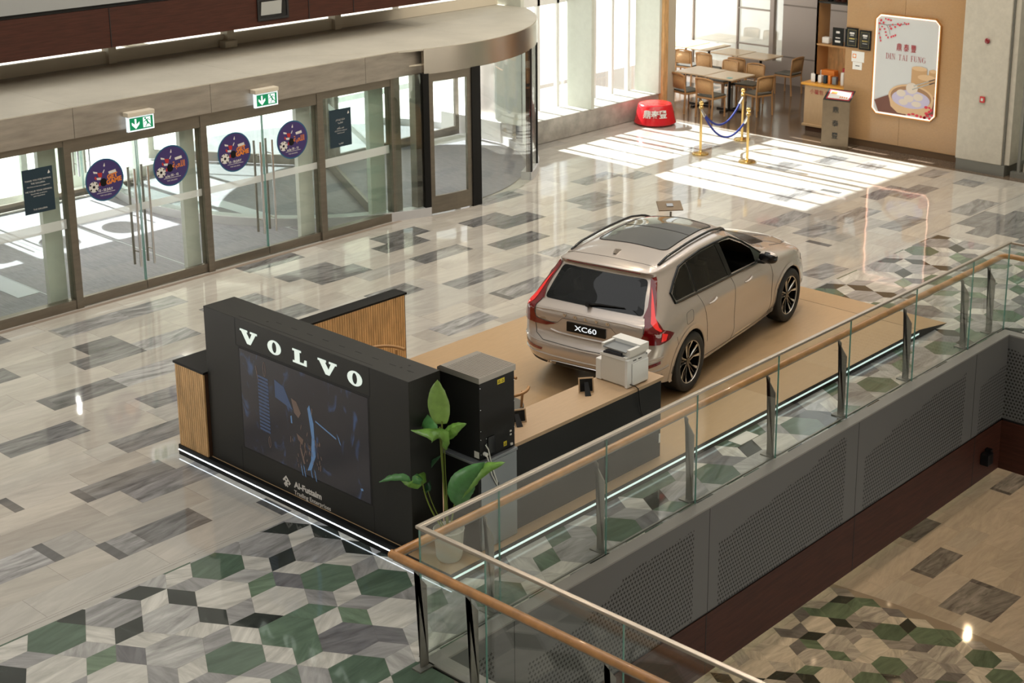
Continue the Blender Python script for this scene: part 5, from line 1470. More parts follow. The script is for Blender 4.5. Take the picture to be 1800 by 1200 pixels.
# ================================================================ GUARD RAILS ROUND THE OPENING
GY = 7.946; GX = 7.208; GXR = 17.262
POSTX = [8.06, 9.47, 10.79, 12.16, 13.52, 14.92, 16.31]
def rail_mat(): pass
def blade(P0, ux, uy, lab_parent, off=0):
    """flat steel blade: ux runs away from the glass towards the hall, uy its thickness direction"""
    ux = Vector(ux); uy = Vector(uy); P0 = Vector(P0)
    prof = [(.035, .0), (.035, .70), (.155, .862), (.145, .87), (.11, .845), (.115, .80), (.115, .0)]
    pts = [P0+ux*a+Vector((0, 0, b))-uy*.006 for a, b in prof]
    o = MB().prism(pts, uy*.012).build('post', m_post, lab_parent)
    MB().obox(P0+ux*.09+Vector((0, 0, .006)), ux*.075, uy*.05, (0, 0, .006)).build('foot_plate', m_base, o)
    return o
t = thing('glass_balustrade', 'long glass guard rail with wooden handrail running beside the car platform', 'balustrade', (12.2, GY, 0), 'glass guard rails round the atrium opening')
xs = [GX]+[8.10, 9.46, 10.79, 12.15, 13.52, 14.94, 16.31]+[GXR]
for a, b in zip(xs[:-1], xs[1:]):
    o = B(a+.004, b-.004, GY-.008, GY+.008, -.35, 1.135).build('glass_panel', m_glass2, t)
    MB().box(b-.0075, b-.0035, GY-.0085, GY+.0085, 0, 1.135).build('glass_edge', m_gedge, o)
B(GX-.02, GXR+.02, GY-.02, GY+.02, 1.13, 1.158).build('top_rail', m_cap, t, bevel=.005)
HZ, HY_ = .93, GY+.115
m_railx = m_rail
MB().tube([(GX-.165, HY_, HZ), (9, HY_, HZ), (12, HY_, HZ), (GXR+.0, HY_, HZ)], .034, 14).build('handrail', m_rail, t, smooth=True)
MB().tube([(GX-.1, HY_, HZ-.037), (GXR, HY_, HZ-.037)], .012, 6).build('handrail_seat', m_post, t)
for x in POSTX: blade((x, GY, 0), (0, 1, 0), (1, 0, 0), t)
blade((17.0, GY, 0), (0, 1, 0), (1, 0, 0), t)
mb = MB().box(GX-.01, GXR, GY+.012, GY+.03, 0, .012)
mb.build('glazing_channel', m_base, t)

t = thing('glass_balustrade', 'near glass guard rail with thick wooden handrail crossing the bottom of the picture', 'balustrade', (GX, 6.5, 0), 'glass guard rails round the atrium opening')
ys = [GY, 7.22, 5.885, 4.55, 3.2]
for a, b in zip(ys[:-1], ys[1:]):
    o = B(GX-.008, GX+.008, b+.004, a-.004, -.35, 1.135).build('glass_panel', m_glass2, t)
    MB().box(GX-.0085, GX+.0085, b+.0035, b+.0075, 0, 1.135).build('glass_edge', m_gedge, o)
MB().box(GX-.0085, GX+.0085, GY-.008, GY-.004, 0, 1.135).build('glass_edge', m_gedge, o)
B(GX-.02, GX+.02, 3.0, GY-.02, 1.13, 1.158).build('top_rail', m_cap, t, bevel=.005)
MB().tube([(GX-.165, HY_+.03, HZ), (GX-.165, 7.0, HZ), (GX-.165, 5, HZ), (GX-.165, 3.0, HZ)], .034, 14).build('handrail', m_rail, t, smooth=True)
MB().tube([(GX-.165, HY_, HZ-.037), (GX-.165, 3.0, HZ-.037)], .012, 6).build('handrail_seat', m_post, t)
for y in (7.84, 7.28, 5.93, 4.6): blade((GX, y, 0), (-1, 0, 0), (0, 1, 0), t)
B(GX-.03, GX-.012, 3.0, GY, 0, .012).build('glazing_channel', m_base, t)

t = thing('glass_balustrade', 'short stretch of glass guard rail turning off at the right edge', 'balustrade', (GXR, 6.5, 0), 'glass guard rails round the atrium opening')
ys = [GY, 7.35, 6.0, 4.7, 3.4]
for a, b in zip(ys[:-1], ys[1:]):
    o = B(GXR-.008, GXR+.008, b+.004, a-.004, -.35, 1.135).build('glass_panel', m_glass2, t)
B(GXR-.02, GXR+.02, 3.0, GY-.02, 1.13, 1.158).build('top_rail', m_cap, t, bevel=.005)
MB().tube([(GXR+.11, HY_-.11, HZ), (GXR+.11, 5, HZ), (GXR+.11, 3.0, HZ)], .034, 14).build('handrail', m_rail, t, smooth=True)
MB().tube([(GXR+.0, HY_, HZ), (GXR+.06, HY_-.02, HZ), (GXR+.11, HY_-.11, HZ)], .034, 14).build('handrail', m_rail, t, smooth=True)
for y in (7.62, 6.9, 5.5): blade((GXR, y, 0), (1, 0, 0), (0, 1, 0), t)

# fascia of the opening: ledge, perforated metal, red wood
def perf(name, axis):
    m = bpy.data.materials.new(name); m.use_nodes = True
    nt = m.node_tree; L = nt.links.new; p = nt.nodes['Principled BSDF']
    p.inputs['Roughness'].default_value = .5; p.inputs['Specular IOR Level'].default_value = .3
    def N(t, **k):
        n = nt.nodes.new(t)
        for a, b in k.items(): setattr(n, a, b)
        return n
    def MA(op, a, b=None, c=None):
        n = N('ShaderNodeMath', operation=op)
        for i, q in enumerate((a, b, c)):
            if q is None: continue
            if isinstance(q, (int, float)): n.inputs[i].default_value = q
            else: L(q, n.inputs[i])
        return n.outputs[0]
    tc = N('ShaderNodeTexCoord'); sx = N('ShaderNodeSeparateXYZ'); L(tc.outputs['Object'], sx.inputs[0])
    X = sx.outputs[axis]; Z = sx.outputs[2]
    P = .044
    row = MA('FLOOR', MA('DIVIDE', Z, P))
    sh = MA('MULTIPLY', MA('MODULO', MA('ABSOLUTE', row), 2.0), .5)
    fx = MA('ABSOLUTE', MA('SUBTRACT', MA('FRACT', MA('ADD', MA('DIVIDE', X, P), sh)), .5))
    fz = MA('ABSOLUTE', MA('SUBTRACT', MA('FRACT', MA('DIVIDE', Z, P)), .5))
    def arm(a, b): return MA('MULTIPLY', MA('LESS_THAN', a, .125), MA('LESS_THAN', b, .34))
    plus = MA('MAXIMUM', arm(fx, fz), arm(fz, fx))
    # panel local coordinate 0..1 (panels 2.72 m), holes only in a shaped field
    u = MA('FRACT', MA('DIVIDE', MA('SUBTRACT', X, 8.11), 2.72))
    inx = MA('MULTIPLY', MA('GREATER_THAN', u, .06), MA('LESS_THAN', u, .91))
    nz = N('ShaderNodeTexNoise'); nz.noise_dimensions = '2D'; nz.inputs['Scale'].default_value = 1.1; nz.inputs['Detail'].default_value = 1.0
    cb = N('ShaderNodeCombineXYZ')
    L(MA('MULTIPLY', MA('FLOOR', MA('DIVIDE', X, .17)), .17), cb.inputs[0]); L(MA('MULTIPLY', MA('FLOOR', MA('DIVIDE', Z, .13)), .13), cb.inputs[1])
    L(cb.outputs[0], nz.inputs['Vector'])
    # ragged upper outline rising to the right of each panel
    lim = MA('ADD', -.62, MA('MULTIPLY', u, .42))
    lim2 = MA('ADD', lim, MA('MULTIPLY', nz.outputs['Fac'], .22))
    inz = MA('MULTIPLY', MA('LESS_THAN', Z, lim2), MA('GREATER_THAN', Z, MA('ADD', -1.12, MA('MULTIPLY', MA('SUBTRACT', nz.outputs['Fac'], .5), .3))))
    vis = MA('MULTIPLY', MA('MULTIPLY', plus, inx), inz)
    mx = N('ShaderNodeMix', data_type='RGBA'); L(vis, mx.inputs[0]); mx.inputs[6].default_value = (.13, .13, .13, 1); mx.inputs[7].default_value = (.012, .012, .012, 1)
    L(mx.outputs[2], p.inputs['Base Color'])
    return m
m_perfx, m_perfy = perf('perforated_metal', 0), perf('perforated_metal_side', 1)
m_ledge = mat('ledge_grey', (.27, .26, .245), .45)
FI = 7.80
mb = MB().box(GX, GXR, FI, GY+.002, -.02, -.001)
struct('trim_30', mb, m_ledge, 'grey ledge between glass rail and perforated fascia', 'ledge')
struct('trim_31', MB().box(GX, GX+.14, 3.0, FI, -.02, -.001).box(GXR-.14, GXR, 3.0, FI, -.02, -.001), m_ledge, 'grey ledge along the sides of the opening', 'ledge')
struct('wall_fascia', B(GX+.14, GXR-.14, FI, FI+.12, -1.13, -.018), m_perfx, 'grey metal fascia with small cross shaped holes under the guard rail', 'fascia')
struct('wall_fascia', B(GX, GX+.14, 3.0, FI+.1, -1.13, -.018), m_perfy, 'perforated fascia on the near side of the opening', 'fascia')
struct('wall_fascia', B(GXR-.14, GXR+.1, 3.0, FI, -1.13, -.018), m_perfy, 'perforated fascia on the right side of the opening', 'fascia')
mb = MB()
for x in (8.11, 10.83, 13.55, 16.27): mb.box(x-.003, x+.003, FI-.0015, FI, -1.13, -.02)
struct('trim_32', mb, m_groove, 'thin joints between the fascia sheets', 'joint')
struct('trim_33', MB().box(GX+.12, GXR-.12, FI+.02, FI+.14, -1.165, -1.13).box(GX+.02, GX+.12, 3, FI, -1.165, -1.13).box(GXR-.12, GXR, 3, FI, -1.165, -1.13), m_groove, 'black shadow line below the fascia', 'groove')
struct('wall_band', MB().box(GX+.14, GXR-.13, FI+.01, FI+.16, -1.83, -1.165).box(GX+.0, GX+.14, 3, FI+.1, -1.83, -1.165).box(GXR-.13, GXR+.1, 3, FI+.1, -1.83, -1.165), m_redwood, 'dark red wood band round the underside of the opening', 'wood band')
mb = MB()
for x in (8.1, 10.83, 13.58, 16.41): mb.box(x-.006, x+.006, FI+.008, FI+.012, -1.83, -1.165)
struct('trim_34', mb, m_groove, 'joints in the lower red wood band', 'joint')
struct('ceiling', MB().box(-3, 30, FI+.16, 16, -1.84, -1.80).box(-3, GX, -2, FI, -1.84, -1.80).box(GXR+.1, 30, -2, FI+.2, -1.84, -1.80), m_beige, 'ceiling of the lower storey', 'ceiling')
t = thing('wall_speaker', 'small black box fixed to the red wood near the right corner', 'speaker', (16.68, FI, -1.5))
MB().obox((16.66, FI-.05, -1.52), (.07, .0, 0), (0, .055, 0), (0, 0, .075)).build('case', m_black, t, bevel=.006)
MB().obox((16.74, FI-.03, -1.47), (.03, 0, 0), (0, .04, 0), (0, 0, .05)).build('bracket', m_black, t)
# glass screen on the lower level below the band
t = thing('glass_screen', 'low glass screen standing on the lower marble floor', 'glass screen', (20, 10.96, ZL))
for a, b in ((15.2, 17.0), (17.0, 18.73), (18.73, 20.65), (20.65, 23.77)):
    B(a+.004, b-.004, 10.955, 10.967, ZL, ZL+1.15).build('glass_panel', m_glass2, t)
    
# white access cover in the mosaic
tag(B(12.17, 12.50, 8.39, 8.555, 0, .004).build('access_cover', m_shade), 'square white cover plate set in the mosaic beside the guard rail', 'floor cover')

# info tablet on a stand behind the car
t = thing('tablet_stand', 'brown tablet on a slim steel stand just beyond the car roof', 'tablet stand', (15.9, 12.25, 0))
MB().cyl((15.9, 12.25), .14, .11, .12, 28).build('base', m_post, t)
MB().tube([(15.9, 12.25, .12), (15.9, 12.25, 1.02)], .014, 10).build('pole', m_post, t, smooth=True)
c = Vector((15.90, 12.27, 1.10)); ax = Vector((.75, -.66, 0)); ay = Vector((.55, .62, .25)).normalized()
MB().obox(c, ax*.17, ay*.12, ax.cross(ay)*.008).build('tablet', m_bronze, t, bevel=.004)
MB().obox(c-ax.cross(ay)*-.012, ax*.045, ay*.035, ax.cross(ay)*.006).build('mount', m_chrome, t)
# ================================================================ RESTAURANT SIDE
struct('floor_terrazzo', B(24.25, 30.5, 9.0, 23.2, -.05, 0), m_terr, 'brown polished terrazzo floor of the restaurant', 'floor')
WX = 24.78
struct('wall_restaurant', MB().box(WX, WX+.12, 12.40, 15.0, .13, 5.3), m_wallw, 'woven wood wall carrying the poster', 'wall')
struct('baseboard_restaurant', B(WX+.02, WX+.12, 12.4, 15.0, 0, .13), mat('skirting', (.12, .07, .035), .5), 'dark skirting below the wood wall', 'skirting')
mb = MB()
for y in (13.78,): mb.box(WX-.001, WX, y, y+.004, .13, 5.3)
struct('trim_35', mb, m_slatgap, 'hairline joint in the wood wall', 'joint')
# pillar
struct('wall_pillar', B(24.38, 25.4, 11.52, 12.40, .20, 6), m_lime, 'limestone clad pillar at the right with red alarm fittings', 'pillar', bevel=.012)
struct('wall_pillar', B(24.46, 25.4, 11.40, 11.50, .20, 6), m_lime, 'narrow second face of the limestone pillar', 'pillar', bevel=.008)
struct('baseboard_pillar', B(24.40, 25.38, 11.46, 12.39, 0, .20), m_base, 'metal skirting round the pillar', 'skirting')
struct('trim_36', B(24.42, 24.47, 11.495, 11.53, .20, 6), m_base, 'shadow gap in the pillar corner', 'gap')
t = thing('shopfront', 'glass shopfront edge cut off at the right of the picture', 'shopfront', (24.6, 11, 0), kind='structure')
B(24.50, 24.56, 11.22, 11.27, 0, 6).build('frame', m_base, t)
B(24.52, 24.54, 8.0, 11.22, .25, 6).build('glass_pane', m_glassg, t)
B(24.48, 24.58, 8.0, 11.38, 0, .10).build('sill', m_base, t)
B(24.60, 25.2, 8.0, 11.2, .0, .25).build('plinth', m_lime, t)
struct('wall_shop', B(26.5, 26.6, 7, 12.3, 0, 6), m_pier, 'pale back wall of the shop at the right')
t = thing('alarm_bell', 'round dark red alarm bell on the limestone pillar', 'alarm', (24.38, 11.93, 2.36))
MB().tube([(24.378, 11.93, 2.36), (24.35, 11.93, 2.36), (24.335, 11.93, 2.36)], [.042, .05, .034], 20).build('dome', m_redd if 'm_redd' in globals() else mat('dark_red', (.22, .01, .015), .15, coat=.6), t, smooth=True)
MB().tube([(24.379, 11.93, 2.36), (24.374, 11.93, 2.36)], .054, 20).build('back_ring', m_lime, t)
t = thing('call_point', 'red break glass call point with clear cover on the limestone pillar', 'fire alarm', (24.38, 11.945, 1.32))
B(24.345, 24.379, 11.90, 11.99, 1.27, 1.38).build('box', m_red, t, bevel=.004)
B(24.343, 24.345, 11.925, 11.965, 1.30, 1.35).build('panel', m_print, t)
B(24.32, 24.379, 11.89, 12.0, 1.25, 1.39).build('cover', m_glass, t)

# framed poster
Y0, Y1, Z0, Z1, CH = 13.02, 14.375, .68, 2.575, .115
pxw = WX-.035
def octo(e): return [(Y0+e, Z0+CH), (Y0+CH, Z0+e), (Y1-CH, Z0+e), (Y1-e, Z0+CH), (Y1-e, Z1-CH), (Y1-CH, Z1-e), (Y0+CH, Z1-e), (Y0+e, Z1-CH)]
t = thing('framed_poster', 'large lit octagonal poster of steamed dumplings on the wood wall', 'poster', (WX, 13.7, Z0))
mb = MB(); a, b = octo(0), octo(.022)
for k in range(8):
    q = (k+1) % 8
    mb.prism([(WX-.05, *a[k]), (WX-.05, *a[q]), (WX-.05, *b[q]), (WX-.05, *b[k])], (.05, 0, 0))
mb.build('frame', mat('copper_frame', (.50, .24, .07), .3, .5), t)
mb = MB(); a, b = octo(.022), octo(.045)
for k in range(8):
    q = (k+1) % 8
    mb.poly([(WX-.034, *a[k]), (WX-.034, *a[q]), (WX-.038, *b[q]), (WX-.038, *b[k])])
mb.build('edge_light', m_glow, t)
MB().prism([(WX-.030, y, z) for y, z in octo(.03)], (.005, 0, 0)).build('picture', mat('poster_paper', (.60, .62, .63), .3), t)
XP = WX-.0395
def pp(u, v): return (XP, Y1-.0-(Y1-Y0)*u, Z1-(Z1-Z0)*v)     # u to the right, v down, both 0..1
def pe(cu, cv, ru, rv, n=28, x=0, a0=0, a1=2*PI):
    return [(XP-x, Y1-(Y1-Y0)*(cu+ru*math.cos(a0+(a1-a0)*k/(n if a1-a0 > 6 else n-1))), Z1-(Z1-Z0)*(cv+rv*math.sin(a0+(a1-a0)*k/(n if a1-a0 > 6 else n-1)))) for k in range(n)]
def pc(*uv, x=0): return [(XP-x, Y1-(Y1-Y0)*u, Z1-(Z1-Z0)*v) for u, v in uv]
c_bam = mat('print_bamboo', (.52, .32, .16), .5); c_bam2 = mat('print_bamboo_dark', (.34, .19, .10), .5); c_bam3 = mat('print_bamboo_light', (.66, .45, .26), .5)
c_dump = mat('print_dumpling', (.68, .60, .52), .5); c_cloth = mat('print_cloth', (.52, .48, .66), .5); c_wood = mat('print_wood', (.17, .07, .05), .5); c_pink = mat('print_blossom', (.65, .04, .07), .5); c_dk = mat('print_dark', (.05, .03, .03), .5)
MB().poly(pc((.05, .86), (.30, .78), (.55, .80), (.55, .97), (.12, .97))).poly(pc((.72, .74), (.965, .70), (.965, .92), (.8, .95))).build('print_table', c_wood, t)
mb = MB().poly(pc((.60, .49), (.83, .49), (.83, .78), (.60, .78), x=.0003)); mb.poly(pc((.68, .57), (.965, .57), (.965, .75), (.68, .78), x=.0006)); mb.poly(pc((.86, .50), (.965, .50), (.965, .60), (.86, .60), x=.0002)); mb.build('print_steamers', c_bam, t)
mb = MB().poly(pe(.715, .495, .115, .022, x=.0009)).poly(pe(.92, .505, .05, .018, x=.0004)).poly(pe(.83, .575, .135, .03, x=.0012)); mb.build('print_steamers', c_bam3, t)
mb = MB().poly(pc((.27, .79), (.955, .79), (.93, .90), (.80, .965), (.42, .955), (.31, .90), x=.0014)); mb.build('print_steamers', c_bam3, t)
MB().poly(pe(.61, .785, .345, .125, x=.0018)).build('print_steamers', c_bam3, t)
MB().poly(pe(.61, .785, .31, .108, x=.0022)).build('print_steamers', c_bam2, t)
MB().poly(pe(.61, .805, .29, .090, x=.0026)).build('print_cloth', c_cloth, t)
for k, (u, v, ru, rv) in enumerate([(.46, .755, .07, .035), (.72, .775, .075, .035), (.58, .80, .075, .036), (.50, .84, .07, .03), (.70, .845, .075, .028), (.62, .695, .09, .055)]):
    MB().poly(pe(u, v, ru, rv, 18, x=.003+.0002*k)).build('print_dumpling', c_dump, t)
mb = MB().poly(pc((.62, .70), (.92, .615), (.92, .622), (.63, .71), x=.0046)).poly(pc((.64, .665), (.92, .585), (.92, .592), (.65, .675), x=.0046)); mb.build('print_chopsticks', m_chrome, t)
mb = MB().poly(pc((.86, .600), (.955, .573), (.955, .583), (.87, .607), x=.005)).poly(pc((.87, .628), (.955, .604), (.955, .614), (.88, .637), x=.005)); mb.build('print_chopsticks', c_dk, t)
mb = MB(); rr = random.Random(5)
for (u, v) in [(.06, .10), (.08, .07), (.12, .09), (.15, .05), (.19, .055), (.23, .06), (.10, .13), (.07, .16), (.06, .2), (.08, .24), (.14, .15), (.16, .18), (.17, .21), (.2, .23), (.22, .12), (.24, .14), (.25, .22), (.28, .21), (.31, .2), (.34, .09), (.37, .1), (.39, .085), (.44, .07), (.47, .08), (.5, .075), (.26, .1), (.30, .12), (.09, .27)]:
    mb.poly(pe(u+.01, v, .011+.008*rr.random(), .007+.005*rr.random(), 7, x=.0006))
for (u, v) in [(.60, .955), (.66, .945), (.72, .955), (.78, .96), (.83, .965), (.90, .86), (.93, .88), (.90, .90), (.86, .92), (.94, .93), (.88, .94), (.91, .965), (.85, .86), (.84, .96)]:
    mb.poly(pe(u, v, .02+.01*rr.random(), .010+.006*rr.random(), 7, x=.0055))
mb.build('print_blossom', c_pink, t)
mb = MB()
def strokes(mb, L, w, x):
    for i in range(len(L)-1):
        (u0, v0), (u1, v1) = L[i], L[i+1]
        a = Vector((0, -(Y1-Y0)*u0, -(Z1-Z0)*v0)); b_ = Vector((0, -(Y1-Y0)*u1, -(Z1-Z0)*v1)); d = (b_-a).normalized(); nn = Vector((0, -d.z, d.y))*w
        o_ = Vector((XP-x, Y1, Z1)); mb.poly([o_+a-nn, o_+b_-nn, o_+b_+nn, o_+a+nn])
strokes(mb, [(.05, .10), (.18, .11), (.27, .10), (.40, .09), (.49, .08)], .004, .0003); strokes(mb, [(.18, .11), (.22, .15), (.24, .2)], .003, .0003); strokes(mb, [(.06, .11), (.07, .18), (.09, .26)], .003, .0003)
mb.build('print_twig', c_dk, t)
CX = WX-.041
text('鼎 泰 豐', .15, (CX, 13.70, 1.975), (0, -1, 0), (0, 0, 1), 'poster_characters', m_redp, t, .001, width=.40, bold=.0008)
# serif latin lettering built from strokes
def serif(word, yc, zc, hgt, total, m, parent, x, name='poster_lettering'):
    W_ = {'D': .72, 'I': .34, 'N': .78, 'T': .66, 'A': .74, 'F': .56, 'U': .74, 'G': .74, ' ': .45}
    adv = sum(W_[c]+.10 for c in word)
    k = total/adv; u = 0
    mb = MB()
    def R(u0, v0, u1, v1):
        mb.poly([(x, yc+total/2-(u+u0)*k, zc+hgt*(v-.5)) for u0_, v in ()] or [(x, yc+total/2-(u+a)*k, zc+hgt*(b-.5)) for a, b in ((u0, v0), (u1, v0), (u1, v1), (u0, v1))])
    def Pq(*q): mb.poly([(x, yc+total/2-(u+a)*k, zc+hgt*(b-.5)) for a, b in q])
    def bow(cx, cy, rx, ry, a0, a1, t0=.09):
        n = 12
        for i in range(n):
            A, B_ = a0+(a1-a0)*i/n, a0+(a1-a0)*(i+1)/n
            def th(a): return t0*(abs(math.cos(a))*.9+.25)
            Pq((cx+rx*math.cos(A), cy+ry*math.sin(A)), (cx+rx*math.cos(B_), cy+ry*math.sin(B_)), (cx+(rx-th(B_))*math.cos(B_), cy+(ry-th(B_)*.6)*math.sin(B_)), (cx+(rx-th(A))*math.cos(A), cy+(ry-th(A)*.6)*math.sin(A)))
    s = .035
    for c in word:
        if c == 'D':
            R(.12, 0, .22, 1); R(.02, 0, .35, s); R(.02, 1-s, .35, 1); bow(.30, .5, .40, .5, -PI/2, PI/2, .11)
        elif c == 'I': R(.12, 0, .22, 1); R(.02, 0, .32, s); R(.02, 1-s, .32, 1)
        elif c == 'N': R(.12, 0, .16, 1); R(.02, 0, .27, s); R(.0, 1-s, .2, 1); Pq((.10, 1), (.20, 1), (.66, 0), (.58, 0)); R(.62, 0, .66, 1); R(.52, 1-s, .76, 1)
        elif c == 'T': R(.28, 0, .38, 1); R(.18, 0, .48, s); R(.02, 1-s, .64, 1); R(.02, .82, .05, 1); R(.61, .82, .64, 1)
        elif c == 'A': Pq((.33, 1), (.38, 1), (.13, 0), (.09, 0)); Pq((.33, 1), (.40, 1), (.66, 0), (.55, 0)); R(.02, 0, .22, s); R(.48, 0, .74, s); R(.2, .34, .5, .38)
        elif c == 'F': R(.12, 0, .22, 1); R(.02, 0, .35, s); R(.02, 1-s, .54, 1); R(.51, .80, .54, 1); R(.22, .49, .42, .53); R(.40, .42, .43, .60)
        elif c == 'U': R(.12, .25, .22, 1); R(.02, 1-s, .32, 1); R(.58, .25, .62, 1); R(.50, 1-s, .72, 1); bow(.37, .27, .25, .27, PI, 2*PI, .08)
        elif c == 'G': bow(.38, .5, .36, .5, PI*.28, PI*1.72, .11); R(.60, .08, .69, .45); R(.48, .42, .76, .45); R(.63, .72, .66, .95)
        u += W_[c]+.10
    mb.build(name, m, parent)
serif('DIN TAI FUNG', 13.70, 1.80, .105, .83, m_redp, t, CX)

# awards and notices on the wall
def award(y, z, xw, w, h, gold, lab, nm='framed_award'):
    t = thing(nm, lab, 'framed award', (xw, y, z), 'black award frames beside the shelf')
    B(xw-.025, xw, y-w/2, y+w/2, z-h/2, z+h/2).build('frame', m_blackg, t)
    B(xw-.0265, xw-.025, y-w/2+.03, y+w/2-.03, z-h/2+.03, z+h/2-.03).build('plaque', m_dark, t)
    mb = MB(); x = xw-.0275
    for (a, b, c_, d) in ((-.05, .05, .07, .10), (-.035, .035, .05, .058), (-.04, .04, .035, .042), (-.05, .05, -.07, -.063)): mb.poly([(x, y+a, z+c_), (x, y+b, z+c_), (x, y+b, z+d), (x, y+a, z+d)])
    mb.build('engraving', m_print, t)
    if gold:
        mb = MB()
        mb.poly([(x, y-.06, z-.03), (x, y+.06, z-.03), (x, y+.06, z-.005), (x, y-.06, z-.005)])
        for (a, b, c_, d) in ((-w/2+.035, w/2-.035, h/2-.04, h/2-.036), (-w/2+.035, w/2-.035, -h/2+.036, -h/2+.04), (-w/2+.035, -w/2+.039, -h/2+.04, h/2-.04), (w/2-.039, w/2-.035, -h/2+.04, h/2-.04)): mb.poly([(x, y+a, z+c_), (x, y+b, z+c_), (x, y+b, z+d), (x, y+a, z+d)])
        mb.build('gold_border', m_brass, t)
award(14.86, 2.05, WX-.0, .25, .37, True, 'black award frame with gold edging, nearer the shelf')
award(14.58, 2.03, WX-.0, .25, .37, True, 'black award frame with gold edging, nearer the big poster')
t = thing('wall_notice', 'larger white paper with an orange square pinned under the award frames', 'notice', (WX, 14.7, 1.72))
B(WX-.004, WX, 14.59, 14.86, 1.60, 1.80).build('paper', m_white, t)
mb = MB(); x = WX-.005
for (a, b, c_, d) in ((14.76, 14.84, 1.735, 1.75), (14.76, 14.84, 1.67, 1.685), (14.825, 14.84, 1.685, 1.735), (14.76, 14.775, 1.685, 1.735)): mb.poly([(x, a, c_), (x, b, c_), (x, b, d), (x, a, d)])
mb.build('orange_mark', m_orange, t)
t = thing('wall_notice', 'smaller white paper pinned below the one with the orange mark', 'notice', (WX, 14.7, 1.5))
B(WX-.004, WX, 14.63, 14.83, 1.455, 1.595).build('paper', m_white, t)
B(WX-.0045, WX-.004, 14.68, 14.77, 1.52, 1.535).build('print', m_dark, t)

# shelf tower and take-away counter
t = thing('shelf_tower', 'light oak shelf tower standing beside the wood wall', 'shelving', (25.6, 15.5, 0))
KX0, KX1, KY0, KY1 = 25.30, 25.75, 15.02, 16.0
MB().box(KX0, KX0+.03, KY1-.03, KY1, .9, 5).box(KX0, KX1, KY1-.03, KY1, .9, 5).build('side_panel', m_chairw, t)
B(KX0-.35, KX1, KY0-.02, KY0+.01, .0, 5).build('side_panel', m_chairw, t)
for z in (1.72, 2.55): B(KX0, KX1, KY0, KY1-.03, z, z+.03).build('shelf', m_chairw if z < 2 else m_dark, t)
B(KX1-.02, KX1, KY0, KY1, .9, 1.72).build('back_panel', m_slat, t)
t = thing('takeaway_counter', 'oak counter with orange rim holding packaged goods', 'counter', (25.5, 15.6, 0))
B(25.22, 25.80, 15.02, 16.15, .10, .92).build('body', m_deck, t)
B(25.24, 25.80, 15.02, 16.12, 0, .10).build('kick', m_slatgap, t)
B(25.17, 25.84, 14.96, 16.22, .92, .975).build('rim', mat('amber_rim', (.75, .36, .05), .3), t, bevel=.02)
B(25.19, 25.82, 15.0, 16.18, .10, .15).build('foot_moulding', m_deck, t, bevel=.01)
text('小籠包 外帶', .10, (25.215, 15.75, .80), (0, -1, 0), (0, 0, 1), 'counter_lettering', m_redp, t, .001, width=.55)
goods = [(25.35, 16.02, .12, .10, .17, m_print, 'clear wrapped pale packet on the counter end'), (25.36, 15.88, .10, .08, .15, m_white, 'white carton in the front row on the counter'), (25.34, 15.76, .07, .07, .16, m_navy, 'dark blue slim box on the counter'), (25.36, 15.66, .10, .06, .17, m_orange, 'orange packet standing on the counter'), (25.34, 15.54, .09, .09, .16, m_grey, 'grey carton on the counter beside the orange packet'), (25.52, 15.78, .16, .30, .24, m_orange, 'large orange bag lying behind the boxes on the counter'), (25.56, 16.00, .16, .14, .22, m_white, 'white bag behind the clear packet'), (25.36, 15.38, .07, .07, .26, m_white, 'white bottle with green band on the counter'), (25.50, 15.40, .10, .12, .32, m_redp, 'dark red gift bag at the right end of the counter')]
for x, y, a, b, h, m, lab in goods:
    tag(B(x-a/2, x+a/2, y-b/2, y+b/2, .976, .976+h).build('packaged_goods', m, bevel=.012), lab, 'package', 'packaged goods on the takeaway counter')
def shelf_award(y, lab, m=m_blackg):
    t = thing('award_stand', lab, 'award', (25.30, y, 1.75), 'awards standing on the shelf')
    B(25.33, 25.36, y-.12, y+.12, 1.752, 2.10).build('plaque', m_blackg, t)
    mb = MB(); x = 25.3285
    for (a, b, c_, d) in ((-.04, .04, .24, .28), (-.05, .05, .14, .16), (-.06, .06, .06, .10)): mb.poly([(x, y+a, 1.752+c_), (x, y+b, 1.752+c_), (x, y+b, 1.752+d), (x, y+a, 1.752+d)])
    mb.build('engraving', m_print, t)
shelf_award(15.52, 'black award plaque standing on the middle shelf, left one')
shelf_award(15.24, 'dark blue award plaque standing on the middle shelf, right one')
tag(B(25.36, 25.48, 15.74, 15.90, 1.752, 1.88).build('bowl_box', m_print, bevel=.02), 'small pale carton on the middle shelf beside the awards', 'box')
for k, (y, h, m, lab) in enumerate([(15.82, .26, m_blackg, 'black vase on the top shelf'), (15.66, .24, m_redwood, 'brown box on the top shelf, left'), (15.52, .2, m_redwood, 'brown box on the top shelf, right'), (15.16, .30, m_dark, 'dark canister on the top shelf beside the wall')]):
    tag(MB().cyl((25.5, y), .06 if k != 3 else .09, 2.581, 2.581+h, 20).build('shelf_jar', m, smooth=False), lab, 'jar', 'jars on the top shelf')

